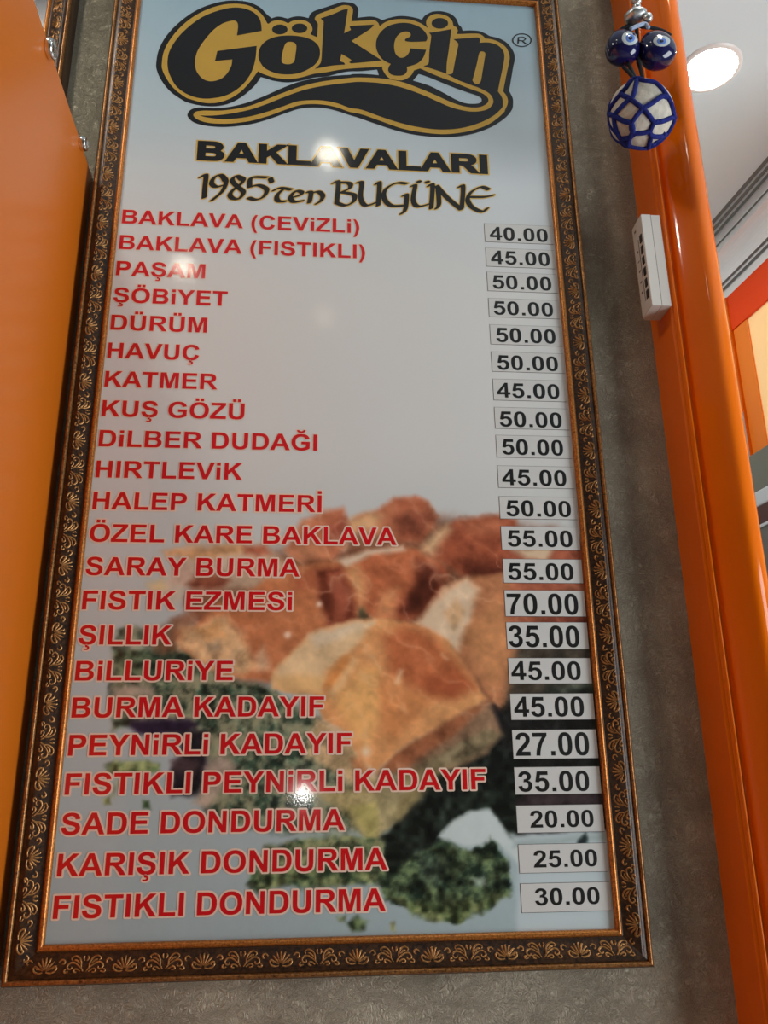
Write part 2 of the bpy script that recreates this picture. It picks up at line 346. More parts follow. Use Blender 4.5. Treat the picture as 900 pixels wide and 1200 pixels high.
G = {
'A': (1479, "M1471 0 H1149 L1021 333 H435 L314 0 H0 L571 1466 H884 Z M926 580 L724 1124 L526 580 Z"),
'B': (1479, "M150 1466 H736 Q910 1466 995.5 1451.5 Q1081 1437 1148.5 1391 Q1216 1345 1261 1268.5 Q1306 1192 1306 1097 Q1306 994 1250.5 908 Q1195 822 1100 779 Q1234 740 1306 646 Q1378 552 1378 425 Q1378 325 1331.5 230.5 Q1285 136 1204.5 79.5 Q1124 23 1006 10 Q932 2 649 0 H150 Z M446 1222 V883 H640 Q813 883 855 888 Q931 897 974.5 940.5 Q1018 984 1018 1055 Q1018 1123 980.5 1165.5 Q943 1208 869 1217 Q825 1222 616 1222 Z M446 639 V247 H720 Q880 247 923 256 Q989 268 1030.5 314.5 Q1072 361 1072 439 Q1072 505 1040 551 Q1008 597 947.5 618 Q887 639 685 639 Z"),
'C': (1479, "M1087 539 L1374 448 Q1308 208 1154.5 91.5 Q1001 -25 765 -25 Q473 -25 285 174.5 Q97 374 97 720 Q97 1086 286 1288.5 Q475 1491 783 1491 Q1052 1491 1220 1332 Q1320 1238 1370 1062 L1077 992 Q1051 1106 968.5 1172 Q886 1238 768 1238 Q605 1238 503.5 1121 Q402 1004 402 742 Q402 464 502 346 Q602 228 762 228 Q880 228 965 303 Q1050 378 1087 539 Z"),
'D': (1479, "M148 1466 H689 Q872 1466 968 1438 Q1097 1400 1189 1303 Q1281 1206 1329 1065.5 Q1377 925 1377 719 Q1377 538 1332 407 Q1277 247 1175 148 Q1098 73 967 31 Q869 0 705 0 H148 Z M444 1218 V247 H665 Q789 247 844 261 Q916 279 963.5 322 Q1011 365 1041 463.5 Q1071 562 1071 732 Q1071 902 1041 993 Q1011 1084 957 1135 Q903 1186 820 1204 Q758 1218 577 1218 Z"),
'E': (1366, "M149 0 V1466 H1236 V1218 H445 V893 H1181 V646 H445 V247 H1264 V0 Z"),
'F': (1251, "M151 0 V1466 H1156 V1218 H447 V871 H1059 V623 H447 V0 Z"),
'G': (1593, "M831 539 V786 H1469 V202 Q1376 112 1199.5 43.5 Q1023 -25 842 -25 Q612 -25 441 71.5 Q270 168 184 347.5 Q98 527 98 738 Q98 967 194 1145 Q290 1323 475 1418 Q616 1491 826 1491 Q1099 1491 1252.5 1376.5 Q1406 1262 1450 1060 L1156 1005 Q1125 1113 1039.5 1175.5 Q954 1238 826 1238 Q632 1238 517.5 1115 Q403 992 403 750 Q403 489 519 358.5 Q635 228 823 228 Q916 228 1009.5 264.5 Q1103 301 1170 353 V539 Z"),
'H': (1479, "M150 0 V1466 H446 V889 H1026 V1466 H1322 V0 H1026 V641 H446 V0 Z"),
'I': (569, "M140 0 V1466 H436 V0 Z"),
'i': (569, "M144 1206 V1466 H432 V1206 Z M144 0 V1062 H432 V0 Z"),
'K': (1479, "M150 0 V1466 H446 V815 L1044 1466 H1442 L890 895 L1472 0 H1089 L686 687 L446 442 V0 Z"),
'L': (1251, "M157 0 V1466 H453 V247 H1189 V0 Z"),
'M': (1706, "M145 0 V1466 H588 L854 466 L1117 1466 H1561 V0 H1286 V1154 L995 0 H710 L420 1154 V0 Z"),
'N': (1479, "M152 0 V1466 H440 L1040 487 V1466 H1315 V0 H1018 L427 956 V0 Z"),
'O': (1593, "M89 724 Q89 948 156 1100 Q206 1212 292.5 1301 Q379 1390 482 1433 Q619 1491 798 1491 Q1122 1491 1316.5 1290 Q1511 1089 1511 731 Q1511 376 1318 175.5 Q1125 -25 802 -25 Q475 -25 282 174.5 Q89 374 89 724 Z M393 734 Q393 485 508 356.5 Q623 228 800 228 Q977 228 1090.5 355.5 Q1204 483 1204 738 Q1204 990 1093.5 1114 Q983 1238 800 1238 Q617 1238 505 1112.5 Q393 987 393 734 Z"),
'P': (1366, "M149 0 V1466 H624 Q894 1466 976 1444 Q1102 1411 1187 1300.5 Q1272 1190 1272 1015 Q1272 880 1223 788 Q1174 696 1098.5 643.5 Q1023 591 945 574 Q839 553 638 553 H445 V0 Z M445 1218 V802 H607 Q782 802 841 825 Q900 848 933.5 897 Q967 946 967 1011 Q967 1091 920 1143 Q873 1195 801 1208 Q748 1218 588 1218 Z"),
'R': (1479, "M150 0 V1466 H773 Q1008 1466 1114.5 1426.5 Q1221 1387 1285 1286 Q1349 1185 1349 1055 Q1349 890 1252 782.5 Q1155 675 962 647 Q1058 591 1120.5 524 Q1183 457 1289 286 L1468 0 H1114 L900 319 Q786 490 744 534.5 Q702 579 655 595.5 Q608 612 506 612 H446 V0 Z M446 846 H665 Q878 846 931 864 Q984 882 1014 926 Q1044 970 1044 1036 Q1044 1110 1004.5 1155.5 Q965 1201 893 1213 Q857 1218 677 1218 H446 Z"),
'S': (1366, "M74 477 L362 505 Q388 360 467.5 292 Q547 224 682 224 Q825 224 897.5 284.5 Q970 345 970 426 Q970 478 939.5 514.5 Q909 551 833 578 Q781 596 596 642 Q358 701 262 787 Q127 908 127 1082 Q127 1194 190.5 1291.5 Q254 1389 373.5 1440 Q493 1491 662 1491 Q938 1491 1077.5 1370 Q1217 1249 1224 1047 L928 1034 Q909 1147 846.5 1196.5 Q784 1246 659 1246 Q530 1246 457 1193 Q410 1159 410 1102 Q410 1050 454 1013 Q510 966 726 915 Q942 864 1045.5 809.5 Q1149 755 1207.5 660.5 Q1266 566 1266 427 Q1266 301 1196 191 Q1126 81 998 27.5 Q870 -26 679 -26 Q401 -26 252 102.5 Q103 231 74 477 Z"),
'T': (1251, "M479 0 V1218 H44 V1466 H1209 V1218 H775 V0 Z"),
'U': (1479, "M147 1466 H443 V672 Q443 483 454 427 Q473 337 544.5 282.5 Q616 228 740 228 Q866 228 930 279.5 Q994 331 1007 406 Q1020 481 1020 655 V1466 H1316 V696 Q1316 432 1292 323 Q1268 214 1203.5 139 Q1139 64 1031 19.5 Q923 -25 749 -25 Q539 -25 430.5 23.5 Q322 72 259 149.5 Q196 227 176 312 Q147 438 147 684 Z"),
'V': (1366, "M523 0 L-1 1466 H320 L691 381 L1050 1466 H1364 L839 0 Z"),
'Y': (1366, "M536 0 V617 L-1 1466 H346 L691 886 L1029 1466 H1370 L831 615 V0 Z"),
'Z': (1251, "M20 0 V267 L788 1219 H107 V1466 H1168 V1237 L367 247 H1199 V0 Z"),
'(': (682, "M613 -431 H420 Q267 -200 187 49 Q107 298 107 531 Q107 820 206 1078 Q292 1302 424 1491 H616 Q479 1188 427.5 975.5 Q376 763 376 525 Q376 361 406.5 189 Q437 17 490 -138 Q525 -240 613 -431 Z"),
')': (682, "M65 -431 Q148 -254 182 -159.5 Q216 -65 245 58 Q274 181 288 291.5 Q302 402 302 518 Q302 755 251 970 Q200 1185 66 1491 H257 Q405 1281 487 1045.5 Q569 810 569 568 Q569 364 504 131 Q430 -134 261 -431 Z"),
'0': (1139, "M563 1472 Q776 1472 896 1320 Q1039 1140 1039 723 Q1039 307 895 125 Q776 -25 563 -25 Q349 -25 218 139.5 Q87 304 87 726 Q87 1140 231 1322 Q350 1472 563 1472 Z M563 1239 Q512 1239 472 1206.5 Q432 1174 410 1090 Q381 981 381 723 Q381 465 407 368.5 Q433 272 472.5 240 Q512 208 563 208 Q614 208 654 240.5 Q694 273 716 357 Q745 465 745 723 Q745 981 719 1077.5 Q693 1174 653.5 1206.5 Q614 1239 563 1239 Z"),
'2': (1139, "M1036 261 V0 H51 Q67 148 147 280.5 Q227 413 463 632 Q653 809 696 872 Q754 959 754 1044 Q754 1138 703.5 1188.5 Q653 1239 564 1239 Q476 1239 424 1186 Q372 1133 364 1010 L84 1038 Q109 1270 241 1371 Q373 1472 571 1472 Q788 1472 912 1355 Q1036 1238 1036 1064 Q1036 965 1000.5 875.5 Q965 786 888 688 Q837 623 704 501 Q571 379 535.5 339 Q500 299 478 261 Z"),
'3': (1139, "M77 389 L349 422 Q362 318 419 263 Q476 208 557 208 Q644 208 703.5 274 Q763 340 763 452 Q763 558 706 620 Q649 682 567 682 Q513 682 438 661 L469 890 Q583 887 643 939.5 Q703 992 703 1079 Q703 1153 659 1197 Q615 1241 542 1241 Q470 1241 419 1191 Q368 1141 357 1045 L98 1089 Q125 1222 179.5 1301.5 Q234 1381 331.5 1426.5 Q429 1472 550 1472 Q757 1472 882 1340 Q985 1232 985 1096 Q985 903 774 788 Q900 761 975.5 667 Q1051 573 1051 440 Q1051 247 910 111 Q769 -25 559 -25 Q360 -25 229 89.5 Q98 204 77 389 Z"),
'4': (1139, "M639 0 V295 H39 V541 L675 1472 H911 V542 H1093 V295 H911 V0 Z M639 542 V1043 L302 542 Z"),
'5': (1139, "M91 377 L371 406 Q383 311 442 255.5 Q501 200 578 200 Q666 200 727 271.5 Q788 343 788 487 Q788 622 727.5 689.5 Q667 757 570 757 Q449 757 353 650 L125 683 L269 1446 H1012 V1183 H482 L438 934 Q532 981 630 981 Q817 981 947 845 Q1077 709 1077 492 Q1077 311 972 169 Q829 -25 575 -25 Q372 -25 244 84 Q116 193 91 377 Z"),
'7': (1139, "M87 1186 V1447 H1048 V1243 Q929 1126 806 907 Q683 688 618.5 441.5 Q554 195 555 0 H284 Q291 305 410 622 Q529 939 728 1186 Z"),
'.': (569, "M147 0 V281 H428 V0 Z"), ' ': (569, ""),
}
def cedilla(c): return f"M{c-70} 20 L{c+60} 20 L{c+35} -95 Q{c+190} -110 {c+190} -235 Q{c+190} -420 {c-25} -420 Q{c-130} -420 {c-200} -395 L{c-180} -300 Q{c-110} -322 {c-50} -322 Q{c+50} -322 {c+50} -250 Q{c+50} -190 {c-55} -198 L{c-100} -190 Z"
def dots(c): return f"M{c-305} 1580 V1840 H{c-50} V1580 Z M{c+50} 1580 V1840 H{c+305} V1580 Z"
for n_, b_, x_ in [('Ç', 'C', cedilla(755)), ('Ş', 'S', cedilla(670)), ('Ö', 'O', dots(800)), ('Ü', 'U', dots(735)),
                   ('İ', 'I', "M140 1580 V1840 H436 V1580 Z"),
                   ('Ğ', 'G', "M480 1850 Q500 1570 815 1570 Q1130 1570 1150 1850 H980 Q960 1735 815 1735 Q670 1735 650 1850 Z")]:
    G[n_] = (G[b_][0], G[b_][1] + ' ' + x_)
from mathutils.geometry import delaunay_2d_cdt
def union(polys, scale=1.0):
    co = []; fc = []
    for p in polys:
        if sarea(p) < 0: p = p[::-1]
        fc.append(list(range(len(co), len(co) + len(p)))); co += [Vector((a * scale, b * scale)) for a, b in p]
    v, e, f, _, _, of = delaunay_2d_cdt(co, [], fc, 0, 1e-4)
    return [(q.x / scale, q.y / scale) for q in v], [tuple(q) for q, o in zip(f, of) if len(o)]
def band(cs, off):
    polys = []
    for c in cs:
        for i in range(len(c)):
            a, b = np.array(c[i - 1]), np.array(c[i]); d = b - a; L = np.linalg.norm(d)
            if L < 1e-6: continue
            d /= L; n = np.array([-d[1], d[0]]) * off
            polys.append([tuple(a - n), tuple(b - n), tuple(b + n), tuple(a + n)])
            polys.append([(b[0] + off * 1.04 * math.cos(math.pi * (k + .5) / 4), b[1] + off * 1.04 * math.sin(math.pi * (k + .5) / 4)) for k in range(8)])
    return union(polys)
_gc = {}
def glyph(ch, off=0):
    k = (ch, off)
    if k not in _gc:
        cs = orient(parse(G[ch][1]))
        # accents that overlap their letter are filled on their own
        groups = []
        for c in cs:
            if sarea(c) > 0: groups.append([c])
        for c in cs:
            if sarea(c) < 0:
                for g in groups:
                    if inside(c[0], g[0]): g.append(c); break
        parts = []
        for g in groups:
            if not off: parts.append(fill(g))
        if off and cs: parts = [band(cs, off)]
        _gc[k] = join_vf(parts) if parts else ([], [])
    return _gc[k]
def text_vf(txt, x0, x1, z0, cap, off=0, y=0.0, skew=0.0):
    """flat lettering on the plane y, ink from x0 to x1, baseline z0, capital height cap"""
    adv = 0; place = []
    for ch in txt: place.append(adv); adv += G[ch][0]
    allx = [p[0] + place[i] for i, ch in enumerate(txt) for c in parse(G[ch][1]) for p in c]
    a, b = min(allx), max(allx); sx = (x1 - x0) / (b - a); sz = cap / 1466
    V = []; F = []
    for i, ch in enumerate(txt):
        v, f = glyph(ch, off); o = len(V)
        V += [(x0 + (p[0] + place[i] - a) * sx, y - 0.00004 * (i % 2), z0 + p[1] * sz + skew * (p[0] + place[i] - a) * sx) for p in v]
        F += [tuple(k + o for k in q) for q in f]
    return V, F
def smooth_closed(pts, n=5):
    """closed outline through points; a third entry marks a corner"""
    N = len(pts); out = []
    for i in range(N):
        p0, p1, p2, p3 = pts[i - 1], pts[i], pts[(i + 1) % N], pts[(i + 2) % N]
        a, b, c, d = (np.array(q[:2], float) for q in (p0, p1, p2, p3))
        m1 = np.zeros(2) if len(p1) > 2 else (c - a) * 0.5
        m2 = np.zeros(2) if len(p2) > 2 else (d - b) * 0.5
        if len(p1) > 2: m1 = (c - b) * 0.6
        if len(p2) > 2: m2 = (c - b) * 0.6
        L = np.linalg.norm(c - b)
        for m_ in (m1, m2):
            l_ = np.linalg.norm(m_)
            if l_ > 1.3 * L: m_ *= 1.3 * L / l_
        for k in range(n):
            t = k / n
            out.append(tuple((2*t**3-3*t**2+1)*b + (t**3-2*t**2+t)*m1 + (-2*t**3+3*t**2)*c + (t**3-t**2)*m2))
    return out
def trace_vf(contours, y):
    """contours in photo pixels, laid on the board plane"""
    cs = [[bd(*p) for p in smooth_closed(c)] for c in contours]
    cs = [[(a * 1000, b * 1000) for a, b in c] for c in cs]
    v, f = fill(cs)
    return [(a / 1000, y, b / 1000) for a, b in v], f

# ------------------------------------------------------------------ setting
YW = 0.018
def struct(name, o, label=None):
    o.name = name; o['kind'] = 'structure'
    if label: o['label'] = label; 
    o['category'] = name.split('_')[0]
    return o
struct('floor', box('floor', (-2.4, -4.0, -0.05), (2.4, 3.4, 0.0), M['floor']), 'beige tiled shop floor')
struct('ceiling', box('ceiling', (-2.4, -4.0, 3.0), (2.4, 3.4, 3.08), M['ceiling']), 'plain white shop ceiling')
struct('wall_left', box('wall_left', (-2.5, -4.0, 0.0), (-2.4, YW + 0.15, 3.0), M['wall']), 'greige wall at the far left of the shop')
struct('wall_rear', box('wall_rear', (-2.4, -4.1, 0.0), (2.4, -4.0, 3.0), M['wall']), 'greige wall behind the viewer')
struct('wall_back', box('wall_back', (-2.4, YW, 0.0), (0.7322, YW + 0.15, 3.0), M['wall']), 'greige fibre-textured wall behind the framed menu board')

# side wall of the next room, slightly askew
dW = np.array([-0.095, 0.9955, 0]); nW = np.array([0.9955, 0.095, 0]); PW = np.array([1.3455, 0.877, 0.0])
def sw(t, o, z): return PW + dW * t + nW * o + np.array([0, 0, z])
def sw_box(name, t0, t1, o0, o1, z0, z1, m, parent=None, bevel=0.0):
    bm = bmesh.new(); box_bm(bm, (t0, o0, z0), (t1, o1, z1), bevel)
    for v in bm.verts: v.co = Vector(sw(v.co.x, v.co.y, v.co.z))
    return bm_obj(name, bm, m, parent)
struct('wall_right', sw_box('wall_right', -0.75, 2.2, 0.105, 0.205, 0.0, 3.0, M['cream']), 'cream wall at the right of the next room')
# plaster cornice: stepped profile (o, z)
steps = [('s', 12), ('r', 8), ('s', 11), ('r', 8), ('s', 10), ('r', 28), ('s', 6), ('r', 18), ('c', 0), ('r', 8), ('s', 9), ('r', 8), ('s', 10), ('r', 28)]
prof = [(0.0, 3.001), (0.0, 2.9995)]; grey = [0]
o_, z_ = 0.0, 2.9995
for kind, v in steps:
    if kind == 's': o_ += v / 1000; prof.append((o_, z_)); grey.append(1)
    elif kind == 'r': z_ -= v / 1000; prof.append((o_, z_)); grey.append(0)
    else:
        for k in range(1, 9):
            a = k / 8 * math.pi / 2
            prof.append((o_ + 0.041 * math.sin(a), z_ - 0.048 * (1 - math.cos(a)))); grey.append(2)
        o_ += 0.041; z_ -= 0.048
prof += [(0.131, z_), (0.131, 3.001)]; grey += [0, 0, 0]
V = []; n_ = len(prof)
for t in (-0.75, 2.2): V += [sw(t, o, z) for o, z in prof]
F = [(i, (i + 1) % n_, n_ + (i + 1) % n_, n_ + i) for i in range(n_)] + [tuple(range(n_))[::-1], tuple(range(n_, 2 * n_))]
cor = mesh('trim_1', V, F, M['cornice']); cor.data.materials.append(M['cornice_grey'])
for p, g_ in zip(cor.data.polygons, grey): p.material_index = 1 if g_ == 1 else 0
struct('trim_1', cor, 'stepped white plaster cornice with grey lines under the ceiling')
struct('trim_2', sw_box('trim_2', -0.75, 2.2, 0.098, 0.131, 2.738, 2.846, M['orange_dark'], None, 0.002), 'red-orange lacquered beam under the cornice')
struct('trim_3', sw_box('trim_3', 0.0605, 0.1245, 0.101, 0.131, 0.0, 2.738, M['orange_post'], None, 0.002), 'bright orange post under the red-orange beam')
struct('trim_4', sw_box('trim_4', 0.1265, 0.30, 0.094, 0.131, 0.0, 2.846, M['orange'], None, 0.002), 'orange lacquered post at the far end of the beam')

# orange column: a pilaster profile extruded to the ceiling
pa = on(787, 300, 1, -0.049); pb = on(789.5, 300, 1, -0.046); pc = on(832.8, 300, 1, -0.030)
sec = [(0.7322, YW + 0.15), (0.7322, -0.0415), (0.7330, -0.0430), (0.7350, -0.0437)]
for k in range(7):
    a = math.pi * (1 - k / 6); cx = (0.7362 + pa[0]) / 2; rx = (pa[0] - 0.7362) / 2
    sec.append((cx + rx * math.cos(a), -0.0437 - 0.006 * math.sin(a)))
sec += [(pa[0] + 0.0006, -0.0405), (pb[0] - 0.0006, -0.0405)]
xr = pc[0]
wd = xr - pb[0]
for fx, dy in [(0.0, 0.0), (0.02, 0.004), (0.06, 0.0085), (0.14, 0.0135), (0.24, 0.0195), (0.34, 0.0255), (0.41, 0.0295), (0.46, 0.0318), (0.50, 0.0330), (0.55, 0.0336),
               (0.61, 0.0332), (0.68, 0.0318), (0.75, 0.0293), (0.82, 0.0255), (0.88, 0.0208), (0.93, 0.0155), (0.97, 0.0095), (0.99, 0.005), (1.0, 0.0)]:
    sec.append((pb[0] + wd * fx, -0.0385 - dy))
sec += [(xr + 0.0005, -0.030), (xr + 0.0005, YW + 0.15)]
n_ = len(sec)
V = [(x, y, 0.0) for x, y in sec] + [(x, y, 3.0) for x, y in sec] + [(x, y, 0.0) for x, y in sec] + [(x, y, 3.0) for x, y in sec]
F = [(i, (i + 1) % n_, n_ + (i + 1) % n_, n_ + i) for i in range(n_)] + [tuple(range(2 * n_, 3 * n_))[::-1], tuple(range(3 * n_, 4 * n_))]
colm = mesh('trim_5', V, F, M['orange'])
for p in colm.data.polygons:
    c = p.center
    p.use_smooth = 0.736 < c.x < xr + 0.0004 and c.y < -0.0386
struct('trim_5', colm, 'glossy orange lacquered moulded column at the end of the wall')

# ------------------------------------------------------------------ framed menu board
def rail_profile(flip=1):
    # (u outward from print edge, height towards the viewer)
    return dict(
        lip=[(0.0, -0.002), (0.0, 0.0035), (0.0012, 0.0062), (0.0032, 0.0074), (0.0052, 0.0066), (0.0064, 0.0045)],
        band=[(0.0064, 0.0045), (0.0074, 0.0036), (0.0088, 0.0042), (0.0120, 0.0052), (0.0165, 0.0072), (0.0205, 0.0090), (0.0236, 0.0098),
              (0.0250, 0.0102), (0.0262, 0.0092), (0.0290, 0.0096), (0.0305, 0.0088)],
        bead=[(0.0305, 0.0088), (0.0312, 0.0108), (0.0324, 0.0120), (0.0338, 0.0120), (0.0350, 0.0108), (0.0358, 0.0086)],
        side=[(0.0358, 0.0086), (0.0368, 0.0070), (0.0372, 0.0), (0.0372, -YW)])
def band_h(u):
    pts = rail_profile()['band']
    for (u0, h0), (u1, h1) in zip(pts, pts[1:]):
        if u0 <= u <= u1: return h0 + (h1 - h0) * (u - u0) / (u1 - u0)
    return 0.0098
def rail(corner, along, out, length, parent, name='frame_rail'):
    """mitred rail; corner = start point at print corner, along = unit vector, out = outward unit vector (both in x,z)"""
    def strip(pts, smooth=True):
        V = []
        for u, h in pts:
            for s_ in (-u, length + u):
                V.append((corner[0] + along[0] * s_ + out[0] * u, -h, corner[1] + along[1] * s_ + out[1] * u))
        F = [(2 * i, 2 * i + 1, 2 * i + 3, 2 * i + 2) for i in range(len(pts) - 1)]
        return V, F
    P = rail_profile()
    V, F = strip(P['band']); s2 = strip(P['side']); V, F = join_vf([(V, F), s2])
    r = mesh(name, V, F, M['frame_dark'], parent, True)
    for nm, key, m in (('gilt_lip', 'lip', M['frame_gilt']), ('gilt_bead', 'bead', M['frame_bead'])):
        V, F = strip(P[key]); mesh(nm, V, F, m, r, True)
    # carved scrollwork
    parts = []
    rng = random.Random(int(length * 1000) + int(out[0] * 7 + out[1] * 3))
    per = 0.079; npd = max(1, round((length + 0.03) / per)); per = (length + 0.03) / npd
    motif = []
    def arc(cx, cy, r0, r1, a0, a1, n=9):
        return [(cx + (r0 + (r1 - r0) * k / (n - 1)) * math.cos(math.radians(a0 + (a1 - a0) * k / (n - 1))),
                 cy + (r0 + (r1 - r0) * k / (n - 1)) * math.sin(math.radians(a0 + (a1 - a0) * k / (n - 1)))) for k in range(n)]
    # palmette at s=.25, scroll pair at s=.75 (s in periods of 79 mm, u 0..1 across the band: 0 = inner edge)
    for ang in (-66, -44, -22, 0, 22, 44, 66):
        a = math.radians(ang); L = 0.62 + 0.1 * math.cos(a)
        motif.append([(0.25 + 0.155 * math.sin(a) * q, 0.88 - L * math.cos(a) * q) for q in (0.12, 0.4, 0.7, 0.92)] + [(0.25 + 0.155 * math.sin(a) * 0.98 + 0.012, 0.88 - L * math.cos(a) * 0.95)])
    for sg in (-1, 1):
        motif.append([(0.25 + sg * x, y) for x, y in [(0.02, 0.93), (0.07, 0.98), (0.12, 0.90), (0.145, 0.74), (0.125, 0.62), (0.095, 0.68), (0.10, 0.78)]])
        motif.append([(0.75 + sg * x, y) for x, y in [(0.02, 0.92), (0.05, 0.72), (0.055, 0.45), (0.09, 0.22), (0.14, 0.13), (0.185, 0.24), (0.17, 0.36)]])
        motif.append([(0.75 + sg * x, y) for x, y in [(0.03, 0.82), (0.09, 0.60), (0.15, 0.46), (0.20, 0.50), (0.225, 0.66), (0.20, 0.80), (0.165, 0.76), (0.17, 0.66)]])
        motif.append([(0.75 + sg * x, y) for x, y in [(0.05, 0.93), (0.10, 0.80), (0.135, 0.84), (0.13, 0.95), (0.095, 0.97)]])
        motif.append([(0.75 + sg * x, y) for x, y in [(0.07, 0.52), (0.115, 0.36), (0.15, 0.34)]])
        motif.append([(0.75 + sg * x, y) for x, y in [(0.20, 0.92), (0.245, 0.98), (0.255, 0.86), (0.23, 0.80)]])
        motif.append([(0.75 + sg * x, y) for x, y in [(0.015, 0.38), (0.03, 0.24), (0.02, 0.12)]])
        motif.append([(0.25 + sg * x, y) for x, y in [(0.165, 0.42), (0.20, 0.30), (0.235, 0.36), (0.235, 0.5), (0.21, 0.53)]])
    u0, u1 = 0.0085, 0.0250
    for k in range(npd):
        s0 = -0.015 + k * per
        for st in motif:
            pts = [(s0 + (x * per), u0 + (u1 - u0) * y) for x, y in st]
            # catmull-rom refine
            q = []
            for i in range(len(pts) - 1):
                a, b, c, d = pts[max(i - 1, 0)], pts[i], pts[i + 1], pts[min(i + 2, len(pts) - 1)]
                for j in range(3):
                    t = j / 3
                    q.append(tuple(0.5 * (2 * b[m_] + (c[m_] - a[m_]) * t + (2 * a[m_] - 5 * b[m_] + 4 * c[m_] - d[m_]) * t * t + (3 * b[m_] - a[m_] - 3 * c[m_] + d[m_]) * t ** 3) for m_ in (0, 1)))
            q.append(pts[-1]); q = [(a, min(max(b, 0.0078), 0.0258)) for a, b in q]
            Vr = []; n = len(q)
            for i, (s_, u) in enumerate(q):
                a, b = q[max(i - 1, 0)], q[min(i + 1, n - 1)]
                tx, ty = b[0] - a[0], b[1] - a[1]; L = math.hypot(tx, ty) + 1e-9
                w = 0.00115 * (0.45 + 0.55 * math.sin(math.pi * (0.12 + 0.8 * i / (n - 1))))
                for sd, hh in ((-1, -0.0004), (0, 0.0014), (1, -0.0004)):
                    ss = s_ - ty / L * w * sd; uu = u + tx / L * w * sd
                    h = band_h(uu) + hh
                    Vr.append((corner[0] + along[0] * ss + out[0] * uu, -h, corner[1] + along[1] * ss + out[1] * uu))
            Fr = []
            for i in range(n - 1):
                for j in (0, 1): Fr.append((3 * i + j, 3 * i + j + 1, 3 * i + j + 4, 3 * i + j + 3))
            parts.append((Vr, Fr))
    V, F = join_vf(parts)
    mesh('carved_scrollwork', V, F, M['scroll'], r, True)
    return r
HP = 2.171 * S
board = empty('menu_board', (0, 0, ZB), 'tall gilt-framed dessert price board hanging on the greige wall', 'menu board')
def at_board(o):
    return o
W_ = 0.9975 * S
rail((0, 0), (1, 0), (0, -1), W_, board)
rail((0, HP), (1, 0), (0, 1), W_, board)
rail((0, 0), (0, 1), (-1, 0), HP, board)
rail((W_, 0), (0, 1), (1, 0), HP, board)
bp_ = box('backing_board', (-0.02, 0.001, -0.02), (W_ + 0.02, YW - 0.0005, HP + 0.02), M['frame_dark'], board)

# --- printed picture
rs = np.random.RandomState(7)
def vnoise(x, y, sc, seed):
    r = np.random.RandomState(seed).rand(256, 256)
    u, v = x / sc, y / sc
    i, j = np.floor(u).astype(int), np.floor(v).astype(int); fu, fv = u - i, v - j
    fu = fu * fu * (3 - 2 * fu); fv = fv * fv * (3 - 2 * fv)
    g = lambda a, b: r[a % 256, b % 256]
    return (g(i, j) * (1 - fu) * (1 - fv) + g(i + 1, j) * fu * (1 - fv) + g(i, j + 1) * (1 - fu) * fv + g(i + 1, j + 1) * fu * fv) * 2 - 1
def fbm(x, y, sc, seed, o=4):
    s_ = 0; a = 1.0; t = 0
    for k in range(o): s_ = s_ + a * vnoise(x, y, sc / 2 ** k, seed + k); t += a; a *= 0.55
    return s_ / t
def sdf(x, y, poly):
    d = np.full(x.shape, 1e9); ins = np.zeros(x.shape, bool); n = len(poly)
    for i in range(n):
        (x1, y1), (x2, y2) = poly[i - 1], poly[i]
        ex, ey = x2 - x1, y2 - y1; L = ex * ex + ey * ey + 1e-9
        t = np.clip(((x - x1) * ex + (y - y1) * ey) / L, 0, 1)
        d = np.minimum(d, (x - x1 - t * ex) ** 2 + (y - y1 - t * ey) ** 2)
        if y1 != y2:
            c = ((y1 > y) != (y2 > y)) & (x < (x2 - x1) * (y - y1) / (y2 - y1) + x1); ins ^= c
    d = np.sqrt(d); return np.where(ins, -d, d)
def c2(o, s_, pts): return [(o[0] + a / s_, o[1] + b / s_) for a, b in pts]
K1 = lambda p: c2((130, 570), 4.0909, p)
K2 = lambda p: c2((330, 560), 3.3333, p)
K3 = lambda p: c2((300, 710), 3.0, p)
K4 = lambda p: c2((100, 730), 3.9130, p)
K5 = lambda p: c2((280, 900), 2.6471, p)
K6 = lambda p: c2((420, 820), 3.0, p)
